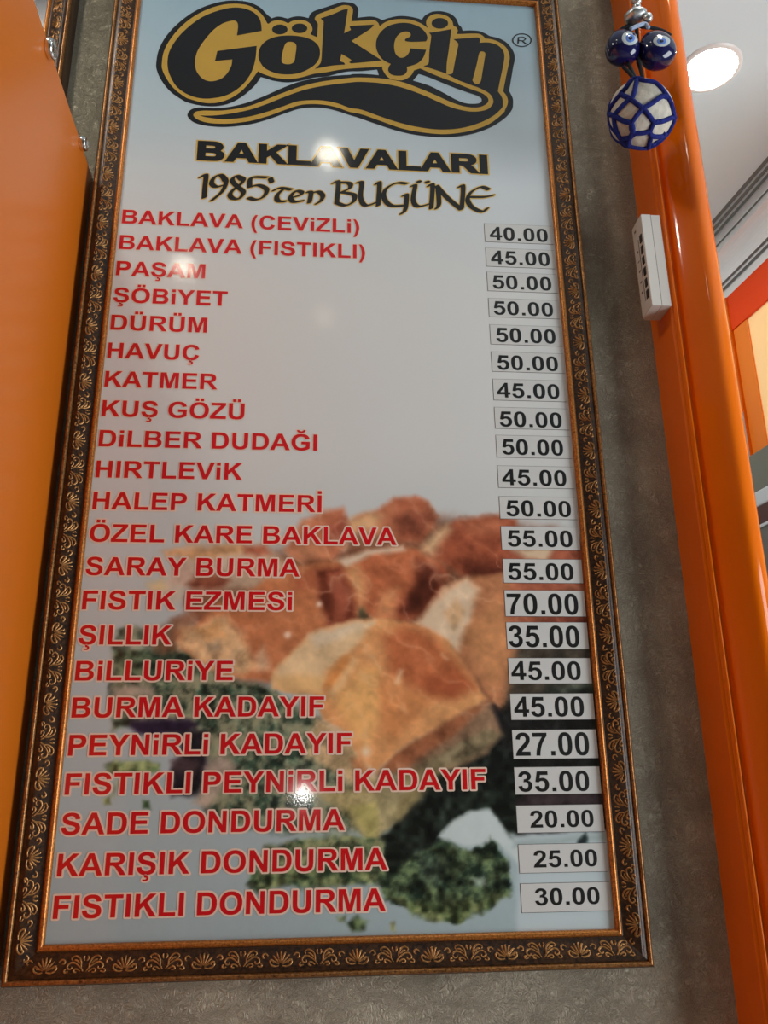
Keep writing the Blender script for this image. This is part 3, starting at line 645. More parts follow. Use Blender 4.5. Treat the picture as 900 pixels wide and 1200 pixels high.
def paint_print():
    dx = 0.0015
    xs = np.linspace(-0.001, W_ + 0.001, int(W_ / dx))
    z1 = 0.90 * S; zs = np.concatenate([np.linspace(-0.001, z1, int(z1 / dx)), np.linspace(z1, HP + 0.001, 50)[1:]])
    X, Z = np.meshgrid(xs, zs); sh = X.shape
    d0 = X - CAM[0]; d1 = 0 - CAM[1]; d2 = Z + ZB - CAM[2]
    cx = d0 * RW[0] + d1 * RW[1] + d2 * RW[2]; cy = d0 * DW[0] + d1 * DW[1] + d2 * DW[2]; cz = d0 * FW_[0] + d1 * FW_[1] + d2 * FW_[2]
    x = 450 + FPX * cx / cz; y = 600 + FPX * cy / cz
    h = Z / HP
    def g(*st):
        return np.stack([np.interp(h, [s_[0] for s_ in st], [s_[1][k] for s_ in st]) for k in range(3)], -1)
    C = g((0.0, (158, 175, 178)), (0.12, (170, 184, 186)), (0.30, (198, 202, 200)), (0.42, (214, 214, 211)), (0.60, (216, 216, 213)), (0.74, (206, 213, 216)), (0.88, (172, 190, 200)), (1.0, (150, 177, 191))).astype(float)  # print's own bluish ends; lower one darkened further for light falling off
    wx = fbm(x, y, 26, 11); wy = fbm(x, y, 26, 31)
    n1 = fbm(x, y, 14, 51); n2 = fbm(x, y, 40, 71); n3 = fbm(x, y, 6, 91)
    def P(poly, col, blur=5, a=1.0, warp=4, mott=0.0, col2=None):
        nonlocal C
        d = sdf(x + wx * warp, y + wy * warp, poly)
        m_ = np.clip(0.5 - d / (2 * blur), 0, 1); m_ = (m_ * m_ * (3 - 2 * m_) * a)[..., None]
        c = np.array(col, float) + np.zeros(sh + (3,))
        if col2 is not None:
            k = np.clip(0.5 + 1.3 * mott * n1 + 0.5 * mott * n3, 0, 1)[..., None]
            c = c * (1 - k) + np.array(col2, float) * k
        elif mott: c = c * (1 + mott * n1[..., None])
        C = C * (1 - m_) + c * m_
    E_ = P
    def spot(px, py, r, col, a):
        nonlocal C
        m_ = (a * np.exp(-((x - px) ** 2 + (y - py) ** 2) / (r * r)))[..., None]
        C = C * (1 - m_) + np.array(col, float) * m_
    # green and dark ground
    E_(K4([(130, 125), (260, 120), (420, 150), (520, 60), (700, 250), (900, 330), (1250, 560), (1290, 760), (1270, 960), (900, 960), (560, 900), (520, 820), (560, 640), (500, 560), (470, 470), (140, 480), (125, 290)]), (62, 82, 66), 7, 1, 9, 0.9, (150, 150, 120))
    E_([(133, 760), (205, 757), (235, 790), (140, 800)], (44, 66, 52), 6, 0.8, 6, 0.7, (96, 112, 84))
    E_(K4([(140, 30), (240, 20), (330, 60), (430, 110), (140, 110)]), (92, 112, 92), 6, 0.9, 6, 0.5, (140, 140, 110))
    E_(K4([(290, 60), (400, 0), (440, 60), (420, 140), (320, 130)]), (128, 88, 62), 8, 0.8, 5, 0.3)
    E_(K4([(130, 292), (230, 282), (330, 310), (330, 345), (140, 345)]), (196, 178, 158), 6, 0.9, 5, 0.15)
    E_(K4([(170, 455), (300, 440), (480, 445), (520, 470), (470, 515), (230, 515)]), (64, 48, 74), 6, 1, 5, 0.25)
    E_(K4([(130, 440), (190, 440), (200, 480), (140, 480)]), (70, 96, 80), 5, 0.9, 4, 0.4)
    E_(K4([(430, 505), (560, 500), (560, 660), (520, 790), (400, 800), (385, 680), (440, 620)]), (52, 44, 54), 6, 1, 5, 0.3)
    E_(K4([(390, 640), (470, 620), (520, 640), (500, 690), (400, 690)]), (104, 80, 82), 6, 0.8, 4, 0.2)
    E_(K4([(540, 660), (580, 625), (650, 620), (690, 660), (660, 700), (560, 860), (500, 830), (540, 760)]), (186, 164, 148), 7, 0.85, 5, 0.2)
    E_(K4([(90, 660), (130, 635), (250, 630), (330, 650), (325, 690), (200, 700), (90, 695)]), (78, 102, 62), 4, 0.95, 7, 0.9, (138, 150, 100))
    E_(K4([(75, 810), (110, 800), (115, 835), (85, 840)]), (120, 130, 84), 3, 0.9, 4, 0.4)
    E_(K4([(262, 815), (290, 812), (300, 850), (265, 850)]), (70, 96, 60), 3, 0.95, 4, 0.4)
    E_(K4([(135, 720), (150, 720), (130, 810), (112, 800)]), (140, 150, 110), 4, 0.7, 4, 0.3)
    # shaded ground between the pieces
    E_([(215, 700), (300, 650), (400, 640), (430, 610), (520, 605), (640, 620), (720, 640), (720, 840), (560, 880), (400, 800), (300, 800), (230, 770)], (128, 78, 54), 14, 0.95, 8, 0.2)
    # far pieces
    E_(K1([(170, 470), (260, 440), (330, 340), (560, 280), (700, 280), (760, 310), (900, 420), (700, 500), (350, 500), (300, 560), (200, 500)]), (214, 192, 164), 9, 0.75, 6, 0.15)
    E_(K1([(235, 320), (300, 290), (500, 280), (640, 280), (660, 330), (500, 350), (250, 345)]), (196, 144, 96), 6, 0.9, 6, 0.2)
    E_(K1([(640, 290), (740, 285), (765, 330), (700, 345), (640, 330)]), (166, 86, 62), 6, 0.95, 4, 0.15)
    E_(K1([(395, 430), (520, 400), (560, 450), (520, 490), (400, 500), (350, 470)]), (140, 74, 54), 6, 0.95, 5, 0.2)
    E_(K1([(300, 380), (390, 360), (400, 430), (340, 480), (270, 470)]), (206, 170, 152), 7, 0.8, 5, 0.15)
    E_(K1([(170, 460), (240, 440), (260, 490), (200, 500)]), (214, 186, 130), 7, 0.8, 5, 0.1)
    E_(K1([(290, 640), (400, 600), (370, 690), (300, 780), (240, 800), (300, 700)]), (140, 92, 66), 6, 0.85, 5, 0.2)
    # rear pieces
    E_(K2([(365, 130), (440, 80), (520, 72), (575, 98), (606, 150), (590, 195), (540, 245), (450, 250), (370, 215), (275, 215), (260, 180), (300, 150)]), (188, 108, 74), 5, 1, 4, 0.12)
    E_(K2([(255, 170), (350, 135), (390, 150), (370, 200), (280, 215)]), (220, 172, 122), 8, 0.9, 4, 0.1)
    E_(K2([(450, 140), (560, 130), (600, 160), (540, 245), (450, 250), (440, 190)]), (146, 76, 54), 9, 0.9, 4, 0.12)
    E_(K2([(440, 85), (520, 76), (570, 100), (550, 125), (470, 125)]), (172, 88, 60), 6, 0.8, 3, 0.1)
    E_(K2([(75, 165), (150, 135), (240, 124), (266, 190), (255, 265), (200, 318), (60, 318), (20, 285)]), (186, 104, 72), 6, 1, 4, 0.12)
    E_(K2([(180, 180), (250, 160), (262, 230), (200, 250)]), (150, 74, 56), 8, 0.9, 4, 0.12)
    E_(K2([(20, 280), (120, 250), (200, 300), (80, 320)]), (206, 140, 100), 8, 0.7, 4, 0.1)
    E_(K2([(555, 285), (640, 190), (700, 155), (860, 142), (920, 160), (930, 380), (780, 378), (690, 372), (610, 320)]), (160, 80, 54), 5, 1, 4, 0.14)
    E_(K2([(545, 290), (580, 230), (645, 180), (660, 200), (610, 270), (590, 300)]), (222, 184, 138), 8, 0.9, 3, 0.1)
    E_(K2([(680, 170), (860, 148), (900, 200), (760, 220)]), (182, 102, 70), 10, 0.8, 5, 0.15)
    E_(K2([(700, 330), (860, 330), (870, 380), (720, 380)]), (112, 54, 42), 9, 0.7, 5, 0.15)
    E_(K2([(245, 350), (330, 300), (460, 268), (530, 282), (600, 318), (650, 370), (610, 470), (500, 555), (400, 558), (305, 545), (275, 450)]), (184, 98, 62), 5, 1, 4, 0.15)
    E_(K2([(530, 320), (650, 365), (610, 470), (490, 553), (450, 520), (520, 420)]), (112, 54, 40), 9, 0.95, 4, 0.15)
    E_(K2([(250, 350), (300, 340), (330, 400), (310, 520), (280, 450)]), (216, 160, 106), 9, 0.8, 4, 0.12)
    E_(K2([(380, 460), (450, 430), (440, 540), (370, 545)]), (206, 142, 92), 9, 0.7, 5, 0.15)
    E_(K2([(215, 318), (330, 285), (470, 268), (480, 285), (350, 300), (250, 345)]), (232, 212, 186), 5, 0.9, 3, 0.08)
    E_(K2([(285, 515), (320, 510), (350, 550), (290, 560)]), (88, 86, 62), 5, 0.9, 3, 0.2)
    # left middle piece
    E_([(225, 735), (250, 712), (300, 688), (330, 667), (395, 655), (408, 668), (418, 700), (418, 728), (372, 742), (345, 766), (315, 800), (262, 792), (212, 762), (205, 740)], (190, 112, 70), 5, 1, 4, 0.15)
    E_(K2([(130, 360), (235, 345), (280, 440), (292, 560), (190, 578), (150, 480)]), (122, 58, 42), 7, 0.95, 4, 0.15)
    E_(K2([(185, 380), (230, 370), (262, 470), (250, 560), (215, 560)]), (166, 86, 62), 7, 0.7, 4, 0.1)
    E_(K2([(20, 380), (120, 350), (150, 420), (60, 440)]), (176, 92, 62), 8, 0.8, 4, 0.1)
    E_(K1([(340, 690), (480, 640), (560, 640), (640, 740), (700, 860), (620, 900), (480, 880), (330, 780)]), (216, 176, 128), 9, 0.95, 9, 0.35)
    E_(K1([(400, 680), (520, 660), (560, 720), (470, 740)]), (196, 140, 84), 7, 0.8, 6, 0.2)
    E_(K1([(460, 760), (520, 750), (530, 790), (470, 800)]), (128, 116, 100), 6, 0.7, 5, 0.2)
    E_(K1([(690, 800), (740, 760), (760, 880), (700, 890)]), (218, 196, 164), 7, 0.6, 5, 0.2)
    spot(374, 708, 3.5, (244, 214, 190), 0.9)
    spot(337, 744, 4, (246, 222, 198), 0.9)
    # right piece
    E_([(487, 730), (520, 690), (545, 674), (610, 670), (640, 690), (650, 850), (588, 838), (568, 808), (540, 770)], (186, 118, 78), 5, 1, 4, 0.15)
    E_([(487, 730), (515, 697), (545, 676), (560, 690), (552, 720), (538, 762), (510, 745)], (230, 204, 172), 7, 0.95, 4, 0.12)
    E_([(520, 720), (535, 700), (545, 715), (533, 740)], (196, 150, 104), 5, 0.7, 3, 0.15)
    E_([(545, 735), (590, 700), (600, 780), (580, 805), (556, 780)], (206, 138, 86), 10, 0.7, 4, 0.12)
    E_([(595, 690), (650, 680), (650, 760), (600, 760)], (150, 78, 58), 10, 0.8, 5, 0.15)
    E_([(640, 700), (720, 690), (720, 760), (640, 760)], (132, 66, 52), 10, 0.9, 5, 0.2)
    E_([(610, 752), (720, 745), (730, 830), (640, 840), (590, 830)], (84, 78, 68), 9, 0.95, 7, 0.35)
    E_([(590, 640), (700, 640), (700, 690), (600, 692)], (160, 84, 62), 7, 1, 5, 0.2)
    E_([(600, 645), (650, 640), (640, 658), (615, 655)], (212, 192, 160), 6, 0.9, 3)
    # dark ground on the right
    E_([(575, 835), (600, 820), (725, 800), (730, 975), (610, 985), (590, 930), (560, 905), (500, 930), (560, 880)], (46, 46, 46), 7, 1, 6, 0.35)
    E_(K6([(490, 330), (560, 320), (900, 310), (900, 370), (600, 380), (560, 450), (520, 430)]), (82, 66, 70), 9, 0.8, 6, 0.3)
    E_(K6([(430, 20), (480, 20), (500, 90), (470, 90)]), (36, 40, 54), 7, 0.9, 4)
    E_([(640, 800), (730, 800), (730, 815), (640, 812)], (72, 80, 70), 7, 0.8, 5, 0.4)
    E_([(455, 990), (470, 935), (500, 895), (560, 868), (606, 880), (612, 935), (560, 945), (530, 975)], (46, 52, 48), 6, 1, 5, 0.3)
    # front piece
    E_(K3([(200, 380), (300, 420), (400, 560), (440, 600), (420, 680), (300, 600), (180, 520)]), (196, 160, 116), 8, 0.8, 9, 0.4)
    E_(K3([(820, 330), (780, 350), (640, 420), (470, 530), (430, 590), (560, 610), (700, 575), (810, 520), (868, 445)]), (134, 104, 80), 5, 1, 4, 0.2)
    E_(K3([(830, 320), (780, 350), (640, 420), (470, 530), (430, 590), (520, 575), (690, 455), (800, 370)]), (156, 92, 60), 6, 0.95, 4, 0.15)
    E_(K3([(560, 570), (700, 490), (800, 440), (868, 447), (800, 515), (700, 570), (580, 600)]), (124, 112, 84), 6, 0.9, 6, 0.35)
    E_(K3([(640, 540), (720, 480), (735, 490), (660, 560)]), (160, 146, 112), 4, 0.7, 4, 0.1)
    E_(K3([(58, 235), (110, 180), (190, 88), (300, 62), (450, 44), (530, 55), (680, 118), (720, 180), (770, 262), (812, 325), (780, 352), (640, 425), (480, 525), (425, 585), (370, 545), (300, 430), (235, 400), (200, 312), (58, 292)]), (212, 146, 90), 4, 1, 4, 0.12)
    E_(K3([(60, 232), (190, 92), (310, 68), (420, 55), (380, 110), (330, 165), (240, 240), (225, 300), (60, 288)]), (228, 198, 152), 6, 0.9, 4, 0.14)
    E_(K3([(60, 250), (150, 240), (240, 250), (220, 305), (60, 290)]), (224, 176, 110), 6, 0.7, 4, 0.1)
    E_(K3([(180, 95), (300, 70), (420, 62), (300, 110), (210, 140)]), (236, 216, 186), 7, 0.8, 6, 0.15)
    E_(K3([(240, 280), (300, 180), (330, 175), (320, 220), (260, 290)]), (208, 132, 68), 5, 0.9, 3, 0.1)
    E_(K3([(440, 115), (520, 65), (640, 120), (735, 225), (765, 290), (690, 330), (560, 300), (470, 240)]), (186, 98, 58), 12, 0.95, 5, 0.12)
    E_(K3([(590, 250), (700, 230), (760, 280), (700, 330), (600, 330)]), (176, 86, 52), 9, 0.8, 4, 0.1)
    E_(K3([(430, 250), (540, 290), (640, 320), (560, 400), (470, 480), (430, 400)]), (204, 126, 72), 10, 0.8, 4, 0.1)
    E_(K3([(270, 330), (380, 210), (430, 230), (430, 400), (390, 500), (330, 440)]), (222, 166, 98), 9, 0.85, 4, 0.12)
    E_(K3([(255, 310), (345, 185), (360, 190), (300, 290), (265, 325)]), (236, 200, 144), 6, 0.7, 4, 0.08)
    E_(K3([(490, 270), (505, 225), (515, 228), (500, 275)]), (242, 214, 170), 5, 0.75, 3)
    E_(K3([(655, 165), (675, 190), (668, 192), (650, 172)]), (232, 190, 150), 4, 0.6, 3)
    spot(429, 881, 6, (244, 220, 186), 0.85)
    E_(K3([(335, 540), (365, 530), (395, 580), (370, 620)]), (190, 116, 70), 5, 0.8, 4, 0.2)
    E_([(372, 930), (470, 905), (520, 905), (445, 985), (430, 985), (400, 950)], (160, 144, 96), 8, 0.85, 6, 0.3)
    E_([(410, 945), (440, 940), (444, 985), (430, 985)], (170, 164, 92), 6, 0.8, 4, 0.2)
    # lower dark mass, plate and crumbs
    E_(K5([(430, 225), (520, 150), (640, 90), (700, 60), (840, 40), (860, 120), (880, 230), (820, 200), (780, 130), (700, 140), (640, 185), (620, 225), (640, 330), (470, 350)]), (44, 52, 46), 6, 1, 5, 0.3)
    E_(K5([(840, 205), (1180, 190), (1200, 560), (860, 560), (870, 300)]), (196, 208, 210), 5, 0.9, 3)
    E_(K5([(618, 215), (660, 165), (720, 132), (775, 127), (805, 155), (835, 215), (870, 240), (870, 300), (835, 265), (790, 225), (740, 240), (700, 240)]), (204, 216, 214), 4, 1, 2, 0.03)
    E_(K5([(35, 350), (80, 235), (300, 205), (450, 230), (470, 350), (330, 375), (200, 368), (60, 385)]), (70, 90, 60), 5, 0.95, 10, 1.0, (146, 150, 106))
    E_(K5([(60, 330), (200, 300), (420, 320), (400, 370), (80, 380)]), (52, 72, 52), 5, 0.6, 9, 0.8, (120, 132, 84))
    E_(K5([(430, 340), (500, 300), (620, 222), (700, 245), (740, 250), (770, 222), (800, 245), (835, 285), (858, 375), (800, 415), (690, 488), (560, 455), (450, 420)]), (44, 60, 48), 4, 1, 10, 0.85, (96, 112, 78))
    E_(K5([(470, 420), (560, 400), (700, 420), (840, 380), (800, 415), (690, 488), (560, 460)]), (96, 112, 68), 6, 0.75, 10, 0.9, (150, 156, 104))
    E_(K5([(560, 270), (640, 280), (640, 350), (570, 350)]), (110, 128, 108), 10, 0.6, 8, 0.5)
    E_(K5([(725, 345), (765, 335), (775, 365), (735, 370)]), (150, 164, 150), 4, 0.8, 4, 0.1)
    E_(K5([(338, 478), (370, 455), (398, 475), (388, 502), (355, 500)]), (66, 92, 66), 4, 0.95, 5, 0.6, (130, 146, 96))
    E_(K5([(302, 462), (330, 458), (330, 475), (310, 475)]), (120, 134, 90), 3, 0.8, 3, 0.2)
    E_(K5([(468, 482), (482, 478), (484, 505), (470, 503)]), (150, 150, 98), 3, 0.9, 2, 0.2)
    E_([(600, 985), (730, 975), (730, 985), (600, 992)], (150, 166, 164), 4, 0.7, 3)
    E_([(678, 985), (688, 975), (690, 990), (676, 992)], (60, 74, 76), 3, 0.9, 2)
    # crinkled pastry sheen, crumbs and print contrast
    u = (x * 0.80 + y * 0.60) + 9 * wx; v = (-x * 0.60 + y * 0.80) + 9 * wy
    rid = 1 - np.abs(fbm(u, v * 1.9, 64, 131, 3)) * 2.2; rid2 = 1 - np.abs(fbm(u * 1.3 + 40, v * 2.0, 26, 151, 3)) * 2.2
    warm = np.clip((C[..., 0] - C[..., 2] - 36) / 40, 0, 1)
    C *= (1 + warm * (0.11 * (rid - 0.35) + 0.06 * (rid2 - 0.35)))[..., None]
    hi = warm * np.clip((rid - 0.72) / 0.28, 0, 1) ** 2 * np.clip(0.5 + n2, 0, 1)
    C = C * (1 - 0.26 * hi[..., None]) + np.array((240, 210, 172.)) * 0.26 * hi[..., None]
    ww = 0.13 * warm[..., None] * np.clip((C.mean(-1) - 75) / 50, 0, 1)[..., None]; C = C * (1 - ww) + np.array((222, 190, 156.)) * ww
    green = np.clip((C[..., 1] - C[..., 0] + 6) / 14, 0, 1) * np.clip((170 - C.mean(-1)) / 50, 0, 1)
    cr = vnoise(x + 3 * wx, y + 3 * wy, 7.5, 171)
    C *= (1 + green * 0.38 * cr)[..., None]
    wgt = np.clip((190 - C.mean(-1)) / 60, 0, 1)
    C *= (1 + (0.04 * n3 + 0.03 * n2) * wgt)[..., None]
    lum = C.mean(-1)
    C *= (1 - 0.42 * np.clip((105 - lum) / 75, 0, 1))[..., None]
    C *= (1 + 0.05 * np.clip((lum - 120) / 60, 0, 1) * np.clip((205 - lum) / 30, 0, 1))[..., None]
    # dust and a scratch
    C = np.clip(C, 0, 255) / 255
    L = np.where(C <= 0.04045, C / 12.92, ((C + 0.055) / 1.055) ** 2.4)
    V = np.stack([X, np.zeros_like(X), Z], -1).reshape(-1, 3)
    nx, nz = len(xs), len(zs)
    idx = np.arange(nx * nz).reshape(nz, nx)
    F = np.stack([idx[:-1, :-1], idx[:-1, 1:], idx[1:, 1:], idx[1:, :-1]], -1).reshape(-1, 4)
    me = bpy.data.meshes.new('print_panel')
    me.vertices.add(len(V)); me.vertices.foreach_set('co', V.astype(np.float32).ravel())
    me.loops.add(len(F) * 4); me.loops.foreach_set('vertex_index', F.astype(np.int32).ravel())
    me.polygons.add(len(F)); me.polygons.foreach_set('loop_start', np.arange(0, len(F) * 4, 4, dtype=np.int32))
    me.update(calc_edges=True); me.validate()
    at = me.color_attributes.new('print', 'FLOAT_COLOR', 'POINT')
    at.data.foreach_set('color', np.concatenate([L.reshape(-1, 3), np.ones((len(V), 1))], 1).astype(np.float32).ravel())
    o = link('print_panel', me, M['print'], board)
    return o
paint_print()

# --- menu lines
LINES = ["BAKLAVA (CEViZLi)", "BAKLAVA (FISTIKLI)", "PAŞAM", "ŞÖBiYET", "DÜRÜM", "HAVUÇ", "KATMER", "KUŞ GÖZÜ", "DiLBER DUDAĞI", "HIRTLEViK",
         "HALEP KATMERİ", "ÖZEL KARE BAKLAVA", "SARAY BURMA", "FISTIK EZMESi", "ŞILLIK", "BiLLURiYE", "BURMA KADAYIF", "PEYNiRLi KADAYIF",
         "FISTIKLI PEYNiRLi KADAYIF", "SADE DONDURMA", "KARIŞIK DONDURMA", "FISTIKLI DONDURMA"]
X1 = [.5400, .5530, .1978, .2497, .2090, .1959, .2379, .2974, .4509, .2983, .4612, .6140, .4192, .4057, .1777, .2970, .4705, .5230, .7745, .5103, .5871, .5835]
X0 = [.0028, .0024, .0016, .0015, .0014, .0010, .0010, .0012, .0012, .0014, .0016, .0019, .0009, .0010, .0009, .0013, .0018, .0024, .0034, .0037, .0044, .0046]
for i, t in enumerate(LINES):
    z = (1.4542 - 0.06738 * i) * S; x0 = (X0[i] + 0.004) * S
    V, F = text_vf(t, x0, X1[i] * S, z, 0.0366 * S, 0, -0.0005)
    o = mesh('menu_line', V, F, M['red'], board)
    o['label'] = 'red capital lettering reading ' + t.replace('i', 'İ')
    V, F = text_vf(t, x0, X1[i] * S, z, 0.0366 * S, 60 if i < 10 else 125, -0.0003)
    mesh('letter_outline', V, F, M['pink'], o)['label'] = 'pale peach outline of the letters'

# --- heading
hx0, hz0 = bd(231.2, 187.6); hx1, hz1 = bd(571.8, 204.0); _, hz2 = bd(233.5, 165.5)
hz = (hz0 + hz1) / 2
_bg = {}
def boldglyph(ch, off):
    if (ch, off) not in _bg:
        cs = orient(parse(G[ch][1])); polys = []
        v0, f0 = glyph(ch, 0)
        for f in f0: polys.append([v0[i] for i in f])
        for c in cs:
            for i in range(len(c)):
                a, b = np.array(c[i - 1]), np.array(c[i]); d = b - a; L = np.linalg.norm(d)
                if L < 1e-6: continue
                d /= L; n = np.array([-d[1], d[0]]) * off
                polys.append([tuple(a - n), tuple(b - n), tuple(b + n), tuple(a + n)])
        for q in offset(cs, off): 
            if sarea(q) > 0:                       # keep the corners square
                for i in range(len(q)):
                    j = q[i]; near = min((p for c in cs for p in c), key=lambda p: math.dist(p, j))
                    r_ = off * 0.5; polys.append([(near[0], near[1]), ((near[0] + j[0]) / 2 + (j[1] - near[1]) * .5, (near[1] + j[1]) / 2 - (j[0] - near[0]) * .5), j, ((near[0] + j[0]) / 2 - (j[1] - near[1]) * .5, (near[1] + j[1]) / 2 + (j[0] - near[0]) * .5)])
        _bg[(ch, off)] = union(polys)
    return _bg[(ch, off)]
def heading_vf(extra, y):
    adv = 0; V = []; F = []; pl = []
    for ch in 'BAKLAVALARI':
        pl.append(adv); adv += G[ch][0] + (60 if ch in 'IB' else -10)
    a, b = 120, adv - G['I'][0] - 60 + 490; sx = (hx1 - hx0) / (b - a); sz = (hz2 - hz0) / 1530
    for p, ch in zip(pl, 'BAKLAVALARI'):
        v, f = boldglyph(ch, extra); o = len(V)
        V += [(hx0 + (q[0] + p - a) * sx, y - 0.00004 * (pl.index(p) % 2), hz + (q[1] + 32) * sz) for q in v]; F += [tuple(k + o for k in q) for q in f]
    return V, F
V, F = heading_vf(60, -0.0005); hd = mesh('heading_text', V, F, M['black'], board); hd['label'] = 'heavy black heading reading BAKLAVALARI'
V, F = heading_vf(140, -0.0003); mesh('letter_outline', V, F, M['gold_pale'], hd)['label'] = 'mustard outline of the heading'

# --- calligraphic slogan, drawn with a broad nib
def cr_open(pts, n=7):
    q = []
    for i in range(len(pts) - 1):
        a, b, c, d = pts[max(i - 1, 0)], pts[i], pts[i + 1], pts[min(i + 2, len(pts) - 1)]
        for j in range(n):
            t = j / n
            q.append(tuple(0.5 * (2 * b[m_] + (c[m_] - a[m_]) * t + (2 * a[m_] - 5 * b[m_] + 4 * c[m_] - d[m_]) * t * t + (3 * b[m_] - a[m_] - 3 * c[m_] + d[m_]) * t ** 3) for m_ in (0, 1)))
    q.append(pts[-1]); return q
def nib_vf(strokes, nib, ang, y, extra=0.0):
    a = math.radians(ang); n1 = (math.cos(a) * (nib + extra), math.sin(a) * (nib + extra)); b = a + math.pi / 2
    n2 = (math.cos(b) * (nib * 0.28 + extra), math.sin(b) * (nib * 0.28 + extra))
    parts = []
    for st in strokes:
        q = [bd(*p) for p in st]
        q = cr_open(q) if len(q) > 2 else q
        for p0, p1 in zip(q, q[1:]):
            pts = []
            for p in (p0, p1):
                for s1, s2 in ((1, 0), (0.7, 0.7), (0, 1), (-0.7, 0.7), (-1, 0), (-0.7, -0.7), (0, -1), (0.7, -0.7)):
                    pts.append((p[0] + s1 * n1[0] + s2 * n2[0], p[1] + s1 * n1[1] + s2 * n2[1]))
            # convex hull
            pts = sorted(set(pts)); lo = []; up = []
            for p in pts:
                while len(lo) > 1 and (lo[-1][0]-lo[-2][0])*(p[1]-lo[-2][1]) - (lo[-1][1]-lo[-2][1])*(p[0]-lo[-2][0]) <= 0: lo.pop()
                lo.append(p)
            for p in pts[::-1]:
                while len(up) > 1 and (up[-1][0]-up[-2][0])*(p[1]-up[-2][1]) - (up[-1][1]-up[-2][1])*(p[0]-up[-2][0]) <= 0: up.pop()
                up.append(p)
            parts.append(lo[:-1] + up[:-1])
    v, f = union(parts, 1000.0)
    return [(p[0], y, p[1]) for p in v], f
g1 = lambda p: c2((220, 195), 5.294, p)
g2 = lambda p: c2((385, 200), 4.390, p)
ST = [g1([(80, 68), (112, 55), (108, 120), (102, 195)]),
      g1([(232, 90), (205, 55), (165, 70), (148, 105), (175, 128), (225, 118)]), g1([(215, 60), (238, 95), (215, 155), (150, 212)]),
      g1([(335, 85), (305, 60), (275, 85), (300, 120), (345, 160), (320, 200), (280, 200), (262, 175), (285, 145), (330, 110), (345, 80), (310, 62)]),
      g1([(490, 70), (395, 72), (385, 130)]), g1([(385, 130), (440, 118), (490, 145), (470, 190), (420, 208), (380, 196)]),
      g1([(512, 75), (522, 100)]),
      g1([(535, 150), (575, 135), (640, 145)]), g1([(590, 145), (555, 180), (560, 215), (605, 218)]),
      g1([(645, 195), (700, 178), (705, 160), (670, 155), (638, 190), (655, 220), (710, 215)]),
      g1([(745, 160), (765, 165), (755, 225)]), g1([(765, 170), (810, 158), (838, 185), (825, 215), (800, 232)]),
      g2([(25, 65), (50, 62), (42, 165)]), g2([(50, 62), (105, 65), (110, 90), (65, 112)]), g2([(65, 112), (130, 125), (128, 160), (85, 180), (40, 165)]),
      g2([(150, 62), (170, 65), (165, 140), (190, 180), (245, 165)]), g2([(245, 70), (262, 68), (255, 180)]),
      g2([(400, 68), (350, 65), (295, 95), (285, 140), (320, 180), (390, 180)]), g2([(385, 130), (402, 128), (395, 200), (375, 222)]),
      g2([(430, 80), (445, 80), (435, 150), (460, 185), (525, 170)]), g2([(515, 80), (535, 78), (528, 195)]),
      g2([(462, 56), (468, 60)]), g2([(505, 58), (511, 62)]),
      g2([(555, 195), (568, 170), (562, 85)]), g2([(556, 80), (610, 140), (682, 200)]), g2([(672, 85), (692, 85), (685, 195)]),
      g2([(822, 98), (785, 85), (735, 110), (715, 150), (740, 190), (790, 212), (815, 195)]), g2([(722, 136), (800, 136), (845, 128)])]
V, F = nib_vf(ST, 0.0040, 28, -0.0005); sl = mesh('slogan_text', V, F, M['brown_black'], board); sl['label'] = "calligraphic dark lettering reading 1985'ten BUGÜNE"
V, F = nib_vf(ST, 0.0040, 28, -0.0003, 0.0015); mesh('letter_outline', V, F, M['gold_pale'], sl)['label'] = 'pale gold outline of the slogan'

